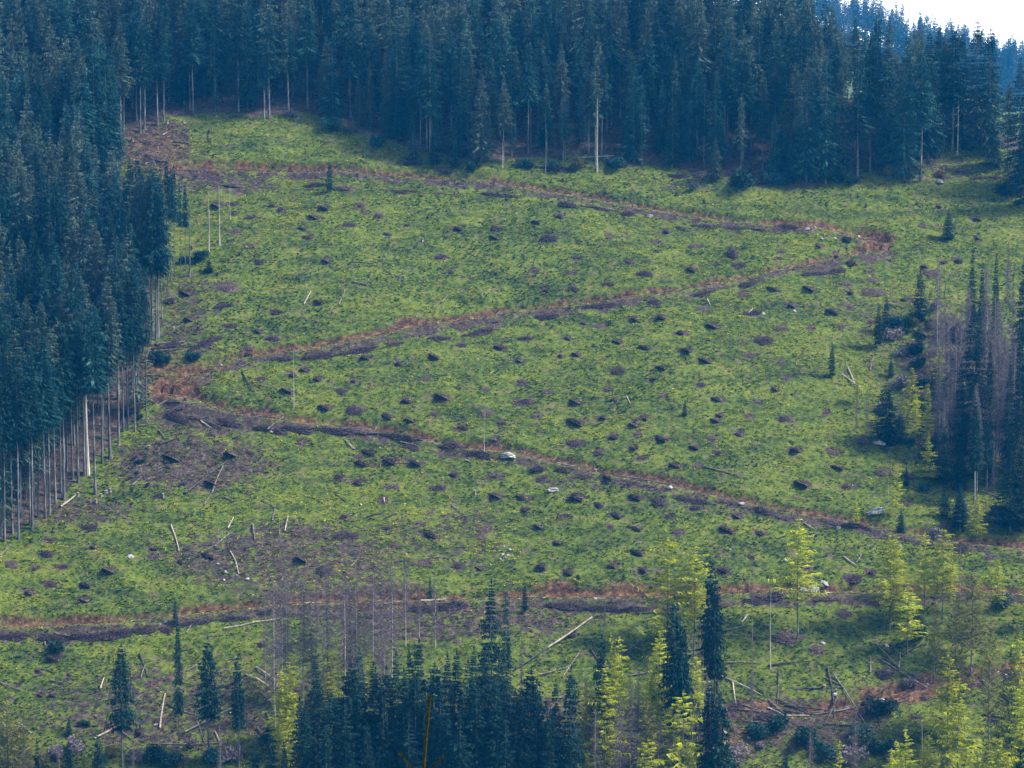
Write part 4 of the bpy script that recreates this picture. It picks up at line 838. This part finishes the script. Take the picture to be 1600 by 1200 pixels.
for j, tok in enumerate(LOGS.split()):
    u0, v0, u1, v1, k = tok.split(','); a = at(int(u0), int(v0)); b = at(int(u1), int(v1))
    rad = .2 if k in 'pd' else .17
    if math.hypot(int(u1) - int(u0), int(v1) - int(v0)) < 24: rad *= .8
    a[2] += rad + .12; b[2] += rad * .5 + .22
    # rest on the ground along the whole length
    for q in (.25, .5, .75):
        c = a * (1 - q) + b * q; g_ = float(gz(c[0], c[1])) + .1
        if g_ > c[2]: a[2] += (g_ - c[2]) * .8; b[2] += (g_ - c[2]) * .8
    d = mathutils.Vector(b - a)
    me = log_mesh(d.length, rad, {'p': M['logpale'] if j % 3 else M['log'], 'g': M['log'], 'd': M['logdark'], 'b': M['log']}[k], j)
    o = link('fallen_log', me, loc=tuple(a)); o.rotation_mode = 'XYZ'
    o.rotation_euler = d.to_track_quat('X', 'Z').to_euler()
    px = math.hypot(int(u1) - int(u0), int(v1) - int(v0)); dx = abs(int(u1) - int(u0)); dy = abs(int(v1) - int(v0))
    up = (int(v1) < int(v0)) == (int(u1) > int(u0))
    lie = 'lying level' if dy < .25 * dx else ('lying up the slope' if dx < .5 * dy else ('slanting up to the right' if up else 'slanting down to the right'))
    tag(o, f"{'short' if px < 28 else 'long' if px > 60 else ''} {dict(p='pale', g='grey', d='dark', b='brown')[k]} log {lie}".strip(), 'log', (int(u0) + int(u1)) / 2, (int(v0) + int(v1)) / 2, 'logs left lying on the slope')

# ------------------------------------------------------------------ boulders and stumps
def rock_mesh(seed):
    rs = np.random.RandomState(seed)
    import bmesh
    bm = bmesh.new(); bmesh.ops.create_icosphere(bm, subdivisions=3, radius=1)
    pl = [(mathutils.Vector(rs.normal(0, 1, 3)).normalized(), rs.uniform(.5, .85)) for _ in range(9)]
    for v in bm.verts:
        for n_, d_ in pl:
            t = v.co.dot(n_)
            if t > d_: v.co -= n_ * (t - d_)
        v.co *= 1 + rs.uniform(-.05, .05); v.co.x *= 1 + .12 * math.sin(v.co.z * 14 + seed); v.co.y *= 1 + .12 * math.sin(v.co.z * 14 + seed)
        if v.co.z < -.3: v.co.z = -.3 + (v.co.z + .3) * .3
    me = bpy.data.meshes.new('boulder'); bm.to_mesh(me); bm.free(); me.materials.append(M['rock'])
    return me
ROCKM = [rock_mesh(i) for i in range(6)]
RK = """1375,693,20 1367,797,28 1272,911,18 1288,907,16 1257,912,12 791,712,20 801,713,12 863,764,18 422,669,9 425,675,8 205,868,10 351,893,8 387,905,7 340,882,5 1016,337,8 1284,374,7 1262,357,7 1272,353,6 1047,761,9 1158,788,11 1310,827,8 1228,877,9 1407,854,5 1376,1092,12 1305,1085,9 1272,1075,7 1323,1101,8 1286,1002,10 1386,1008,7 1493,974,8 1193,488,7 243,1131,7 258,972,7 1170,1153,7 1133,1144,7 1467,284,12 1342,361,6 850,930,6 905,935,5 930,936,6 1242,487,5 1306,609,6 564,789,5 785,865,6 790,872,5 797,858,5 795,868,6 781,874,5 788,854,4 957,630,4 1290,697,5 1450,1060,5 1560,1050,7 1570,1058,6 1580,1052,6 360,1114,6 249,976,5 1078,931,6 1305,372,5 345,570,6 350,905,5 370,898,5 1140,860,4 958,1160,5"""
for j, tok in enumerate(RK.split()):
    u, v, w = map(int, tok.split(',')); p = at(u, v + w * .15); W = w * mpp(p[1])
    o = link('boulder', ROCKM[j % 6], loc=(p[0], p[1], p[2] + W * .1), rz=random.uniform(0, 6.28), sc=(W / 1.7, W / 2.0, W / 2.9 + .05))
    o.rotation_euler = (R(random.uniform(0, 14)), R(random.uniform(-10, 10)), random.uniform(-.4, .4) + (3.14 if j % 2 else 0))
    tag(o, ('huge layered pale boulder' if w > 24 else 'large pale boulder' if w > 15 else 'mid-sized pale stone' if w > 8 else 'small white stone'), 'boulder' if w > 10 else 'stone', u, v, 'pale stones on the slope')
def stump_mesh(seed, dark):
    rs = np.random.RandomState(seed); n = 9; V = []; Fc = []
    prof = [(-.5, 1.7), (.12, 1.35), (.4, 1.0), (1.0, .92)]
    for z, r_ in prof:
        for k in range(n):
            a = k * 6.283 / n; q = r_ * (1 + (.25 * math.sin(a * 4 + seed) if z < .3 else 0) + rs.uniform(-.05, .05))
            V.append((math.cos(a) * q, math.sin(a) * q, z))
    V.append((0, 0, 1.0))
    for s in range(3):
        for k in range(n): Fc.append((s * n + k, s * n + (k + 1) % n, (s + 1) * n + (k + 1) % n, (s + 1) * n + k))
    for k in range(n): Fc.append((3 * n + k, 3 * n + (k + 1) % n, 4 * n))
    me = bpy.data.meshes.new('tree_stump'); me.from_pydata([tuple(map(float, v)) for v in V], [], Fc)
    me.materials.append(M['stump'] if dark else M['log']); me.materials.append(M['stump'] if dark else M['cut'])
    for p_ in me.polygons[-n:]: p_.material_index = 1
    return me
STM = [stump_mesh(i, i < 3) for i in range(6)]
ST = """1057,304,d 1100,317,d 1212,319,d 1291,319,d 1353,323,d 1433,318,d 1175,404,d 879,282,d 310,378,d 357,378,d 374,399,d 299,391,d 340,430,d 362,476,d 310,515,d 235,728,d 289,631,d 1322,1167,d 66,867,d 1595,308,d
207,221,p 240,206,p 262,193,p 287,190,p 305,181,p 246,234,p 166,770,p 172,768,p 158,775,p 150,785,p 122,775,p 145,756,p 186,695,p 233,700,p 219,736,p 255,779,p 338,184,p 466,188,p 660,377,p 271,515,p 1425,275,p 1288,1077,p 1306,1083,p 1350,1064,p 1470,275,p 930,735,p 742,770,p 17,826,p"""
for j, tok in enumerate(ST.split()):
    u, v, k = tok.split(','); p = at(int(u), int(v))
    s = random.uniform(.24, .36)
    o = link('tree_stump', STM[(j % 3) + (0 if k == 'd' else 3)], loc=(p[0], p[1], p[2]), rz=random.uniform(0, 6.28), sc=(s, s, random.uniform(.5, .95)))
    tag(o, 'old dark tree stump' if k == 'd' else 'freshly cut pale tree stump', 'stump', int(u), int(v), 'stumps left on the slope')

# ------------------------------------------------------------------ young spruce right in front of the camera
def near_spruce():
    a, b, c = ray(672, 1088); D = 15.0
    tip = np.array([a / b * D, D, c / b * D]); x, y = tip[0], tip[1]; zb = float(gz(x, y))
    H = tip[2] - zb
    root = link('young_spruce', None, loc=(x, y, zb))
    rs = np.random.RandomState(3)
    V, Q = trunk_vf(rs, H - .38, .045, 8, 8, .02, .16)
    lean = .06
    st = []
    sq = []
    n = 7
    for s in range(9):
        q = s / 8; zz = H - .40 + .40 * q; r_ = .0075 * (1 - .4 * q)
        for k in range(n):
            aa = k * 6.283 / n; st.append((math.cos(aa) * r_ + lean * .6 * (q - 1) , math.sin(aa) * r_, zz))
    for s in range(8):
        for k in range(n):
            i = s * n + k; j = s * n + (k + 1) % n; sq.append((i, j, j + n, i + n))
    V = V + np.array([[-lean * .6, 0, 0]]) * 1.0
    link('trunk', mesh_np('near_trunk', V, Q, 4, [M['shootbark']], True), root)
    def needles(p0, p1, n_, L, w=.0014):
        p0 = np.asarray(p0, float); p1 = np.asarray(p1, float)
        ax = (p1 - p0); ax = ax / np.linalg.norm(ax)
        o1 = np.cross(ax, [0, 1, .3]); o1 /= np.linalg.norm(o1); o2 = np.cross(ax, o1)
        q = rs.uniform(0, 1, (n_, 1)); a_ = rs.uniform(0, 6.28, (n_, 1))
        d = o1 * np.cos(a_) + o2 * np.sin(a_) + ax * rs.uniform(.5, 1.1, (n_, 1))
        d /= np.linalg.norm(d, axis=1, keepdims=True); c0 = p0 + (p1 - p0) * q
        sd = np.cross(d, ax); sd /= np.linalg.norm(sd, axis=1, keepdims=True)
        e = c0 + d * L * rs.uniform(.7, 1.1, (n_, 1))
        return list(np.concatenate([np.stack([c0 - sd * w, c0 + sd * w, e], 1), np.stack([c0 - ax * w, c0 + ax * w, e], 1)]))
    T = needles(np.array([-lean * .6, 0, H - .40]), np.array([0, 0, H]), 1300, .015)
    T += needles(np.array([-.004, 0, H - .03]), np.array([0, 0, H + .002]), 120, .014)
    me = mesh_np('near_leader', st, sq, 4, [M['shootbark']], True)
    ld = link('leader_shoot', me, root)
    link('needles', tri_mesh('near_leader_needles', np.array(T), M['shoot']), ld)
    # whorls below
    T = []; TB = []
    z = H - .45; wi = 0
    while z > .5:
        m_ = 5 if wi == 0 else 8
        base = np.array([-lean * .6, 0, z])
        for b_ in range(m_):
            if wi == 0:
                a_ = [math.pi * 1.02, .12, 1.9, 4.2, 5.2][b_]; L = [.12, .10, .08, .09, .08][b_]; rise = [1.3, 1.35, .6, .6, .5][b_]
            else:
                a_ = b_ * .785 + rs.uniform(-.3, .3); L = (.16 + .30 * (H - .4 - z)) * rs.uniform(.8, 1.15); L = min(L, 1.1); rise = .3 - .12 * min(wi, 5)
            d = np.array([math.cos(a_), math.sin(a_), rise]); e = base + d * L
            sd = np.array([-d[1], d[0], 0]) * .006
            TB += [(base - sd, base + sd, e), (base - [0, 0, .006], base + [0, 0, .006], e)]
            T += needles(base + d * L * .12, e, int(300 * L / .15 if wi == 0 else 160 * L / .2), .016 if wi == 0 else .02, .0011)
            if wi > 0:
                for s_ in (.35, .55, .75, .9):
                    for sg in (-1, 1):
                        q0 = base + d * L * s_; dd = np.array([d[0] * .6 - sg * d[1] * .8, d[1] * .6 + sg * d[0] * .8, rise * .5]); q1 = q0 + dd * L * .4
                        T += needles(q0, q1, int(60 * L / .2), .018, .0012)
        z -= .22 if wi else .3; wi += 1
    link('branches', tri_mesh('near_branches', np.array(TB), M['shootbark']), root)
    link('needles', tri_mesh('near_needles', np.array(T), M['shoot']), root)
    root['category'] = 'young spruce'; root['label'] = 'olive shoot tip of a near young spruce rising from the bottom edge'
near_spruce()

# ------------------------------------------------------------------ labels: say where each one stands
LM = [(1370,372,'the upper hairpin bend'),(268,605,'the lower hairpin bend'),(757,675,'the tall pale pole'),(459,590,'the thin grey pole'),(1367,797,'the huge pale boulder'),(1482,352,'the lone small spruce'),
 (640,503,'the biggest orange scar'),(1142,395,'the upright brush column'),(400,264,'the stony upper track'),(1375,693,'the grey boulder on the right'),(1272,911,'the white boulders'),(1333,592,'the crossed pale logs'),
 (1247,850,'the golden larch'),(1062,870,'the paired yellow larches'),(700,942,'the dark log crib'),(890,990,'the longest pale log'),(1410,1045,'the logs over the cutting'),(1070,638,'the tiny leaning spruce'),
 (796,712,'the white rocks by the track'),(515,280,'the thin sapling'),(852,240,'the shorter white pole'),(933,230,'the taller white pole'),(865,918,'the lowest orange scar'),(160,985,'the black brush belt'),(192,1060,'the lower left spruce'),
 (345,830,'the leaning pale sticks'),(982,628,'the short pale log'),(940,475,'the longest brush pile'),(1518,560,'the pointed dark spruce'),(672,1110,'the near olive shoot'),(1500,1120,'the lower right larch'),(540,1000,'the leafless grey trees'),
 (945,1070,'the lower lime larches'),(620,100,'the pale broad spruce'),(1496,200,'the split pale pole'),(250,190,'the upper left corner'),(752,180,'the broad bushy spruce'),(1100,190,'the ragged tall spruce'),(1340,180,'the upper right ragged spruce'),
 (50,700,'the lower left trunks'),(180,560,'the left forest bulge'),(247,400,'the left forest corner'),(480,120,'the upper forest centre'),(120,200,'the upper left trunks'),(672,170,'the lone pale trunk')]
def phrase(u, v, own):
    b = None
    for (lu, lv, nm) in LM:
        d = math.hypot(u - lu, (v - lv) * 1.4)
        if d < 7: continue
        if b is None or d < b[0]: b = (d, u - lu, v - lv, nm)
    d, dx, dy, nm = b
    if abs(dy) < .45 * abs(dx): w = 'left of' if dx < 0 else 'right of'
    elif abs(dx) < .45 * abs(dy): w = 'above' if dy < 0 else 'below'
    else: w = ('above' if dy < 0 else 'below') + ' and ' + ('left of' if dx < 0 else 'right of')
    return (('just ' if d < 32 else 'far ' if d > 110 else '') + w + ' ' + nm)
ORD = ['', 'second', 'third', 'fourth', 'fifth', 'sixth', 'seventh', 'eighth', 'ninth', 'tenth', 'eleventh', 'twelfth']
byl = {}
for o, look, cat, u, v, shared in REG:
    if shared: o['label'] = look; continue
    ph = phrase(u, v, look)
    byl.setdefault((look, ph), []).append((u, v, o))
for (look, ph), L in byl.items():
    L.sort(key=lambda t: (t[0], t[1]))
    n_ = len(L)
    for i, (u, v, o) in enumerate(L):
        if n_ == 1: lab = f"{look} {ph}"
        elif n_ == 2: lab = f"{'left' if i == 0 else 'right'} one of two: {look} {ph}"
        else:
            w = 'leftmost' if i == 0 else 'rightmost' if i == n_ - 1 else (ORD[i] if i < len(ORD) else ORD[-1]) + ' from left'
            lab = f"{w}, {look} {ph}"
        words = lab.split()
        if len(words) > 16: words = lab.replace('one of two: ', '').replace(' from left,', '').split()
        o['label'] = ' '.join(words[:16])
SPECIAL = {}

# ------------------------------------------------------------------ air
zs_lo = float(zf.min()) - 1.0
import bmesh
def haze():
    bm = bmesh.new(); bmesh.ops.create_cube(bm, size=1)
    x0, x1, y0, y1, z0, z1 = -1700, 1700, -250, 3450, zs_lo - 1, 110
    for v in bm.verts:
        v.co = (x0 if v.co.x < 0 else x1, y0 if v.co.y < 0 else y1, z0 if v.co.z < 0 else z1)
    me = bpy.data.meshes.new('haze'); bm.to_mesh(me); bm.free()
    m = bpy.data.materials.new('haze_air'); m.use_nodes = True; nt = m.node_tree; nt.nodes.clear()
    out = nt.nodes.new('ShaderNodeOutputMaterial'); v = nt.nodes.new('ShaderNodeVolumePrincipled')
    v.inputs['Color'].default_value = (.02, .38, 1.0, 1); v.inputs['Density'].default_value = HAZE
    v.inputs['Anisotropy'].default_value = .2
    nt.links.new(v.outputs[0], out.inputs['Volume']); me.materials.append(m)
    o = link('haze', me); o['kind'] = 'stuff'; o['label'] = 'thin blue haze filling the valley air'; o['category'] = 'haze'
HAZE = 0.0001
haze()

# ------------------------------------------------------------------ sky, sun, camera
SUN_EL, SUN_AZ = R(50), R(95)      # azimuth from +Y (behind the hill) towards +X (right)
w = bpy.data.worlds.new('World'); scene.world = w; w.use_nodes = True; nt = w.node_tree; nt.nodes.clear()
out = nt.nodes.new('ShaderNodeOutputWorld'); bg = nt.nodes.new('ShaderNodeBackground'); bg.inputs['Strength'].default_value = .13
sky = nt.nodes.new('ShaderNodeTexSky'); sky.sky_type = 'NISHITA'; sky.sun_disc = False
sky.sun_elevation = SUN_EL; sky.sun_rotation = SUN_AZ; sky.air_density = 1.0; sky.dust_density = 2.0; sky.ozone_density = 1.5
# thin bright cloud veil, thickest towards the horizon
tc = nt.nodes.new('ShaderNodeTexCoord'); sp = nt.nodes.new('ShaderNodeSeparateXYZ'); nt.links.new(tc.outputs['Generated'], sp.inputs[0])
rp = nt.nodes.new('ShaderNodeValToRGB'); rp.color_ramp.elements[0].position = .0; rp.color_ramp.elements[0].color = (1, 1, 1, 1)
rp.color_ramp.elements[1].position = .16; rp.color_ramp.elements[1].color = (.03, .03, .03, 1)
nt.links.new(sp.outputs[2], rp.inputs[0])
mx = nt.nodes.new('ShaderNodeMix'); mx.data_type = 'RGBA'
nt.links.new(rp.outputs[0], mx.inputs[0]); nt.links.new(sky.outputs[0], mx.inputs[6]); mx.inputs[7].default_value = (15, 15.5, 16, 1)
nt.links.new(mx.outputs[2], bg.inputs['Color']); nt.links.new(bg.outputs[0], out.inputs[0])
sl = bpy.data.lights.new('sun', 'SUN'); sl.energy = 3.3; sl.angle = R(8); sl.color = (1, .95, .86)
so_ = bpy.data.objects.new('sun', sl); col.objects.link(so_)
sd = mathutils.Vector((math.sin(SUN_AZ) * math.cos(SUN_EL), math.cos(SUN_AZ) * math.cos(SUN_EL), math.sin(SUN_EL)))
so_.rotation_euler = (-sd).to_track_quat('-Z', 'Y').to_euler()
cd = bpy.data.cameras.new('camera'); cd.sensor_width = 36; cd.lens = 36 * F / 1600; cd.clip_start = .5; cd.clip_end = 8000
co = bpy.data.objects.new('camera', cd); col.objects.link(co); co.location = (0, 0, 0); co.rotation_euler = (R(90) - PITCH, 0, 0)
scene.camera = co
scene.view_settings.view_transform = 'Standard'; scene.view_settings.look = 'None'; scene.view_settings.gamma = 1
scene.view_settings.exposure = 1.08
scene.render.engine = 'CYCLES'
scene.cycles.volume_bounces = 1
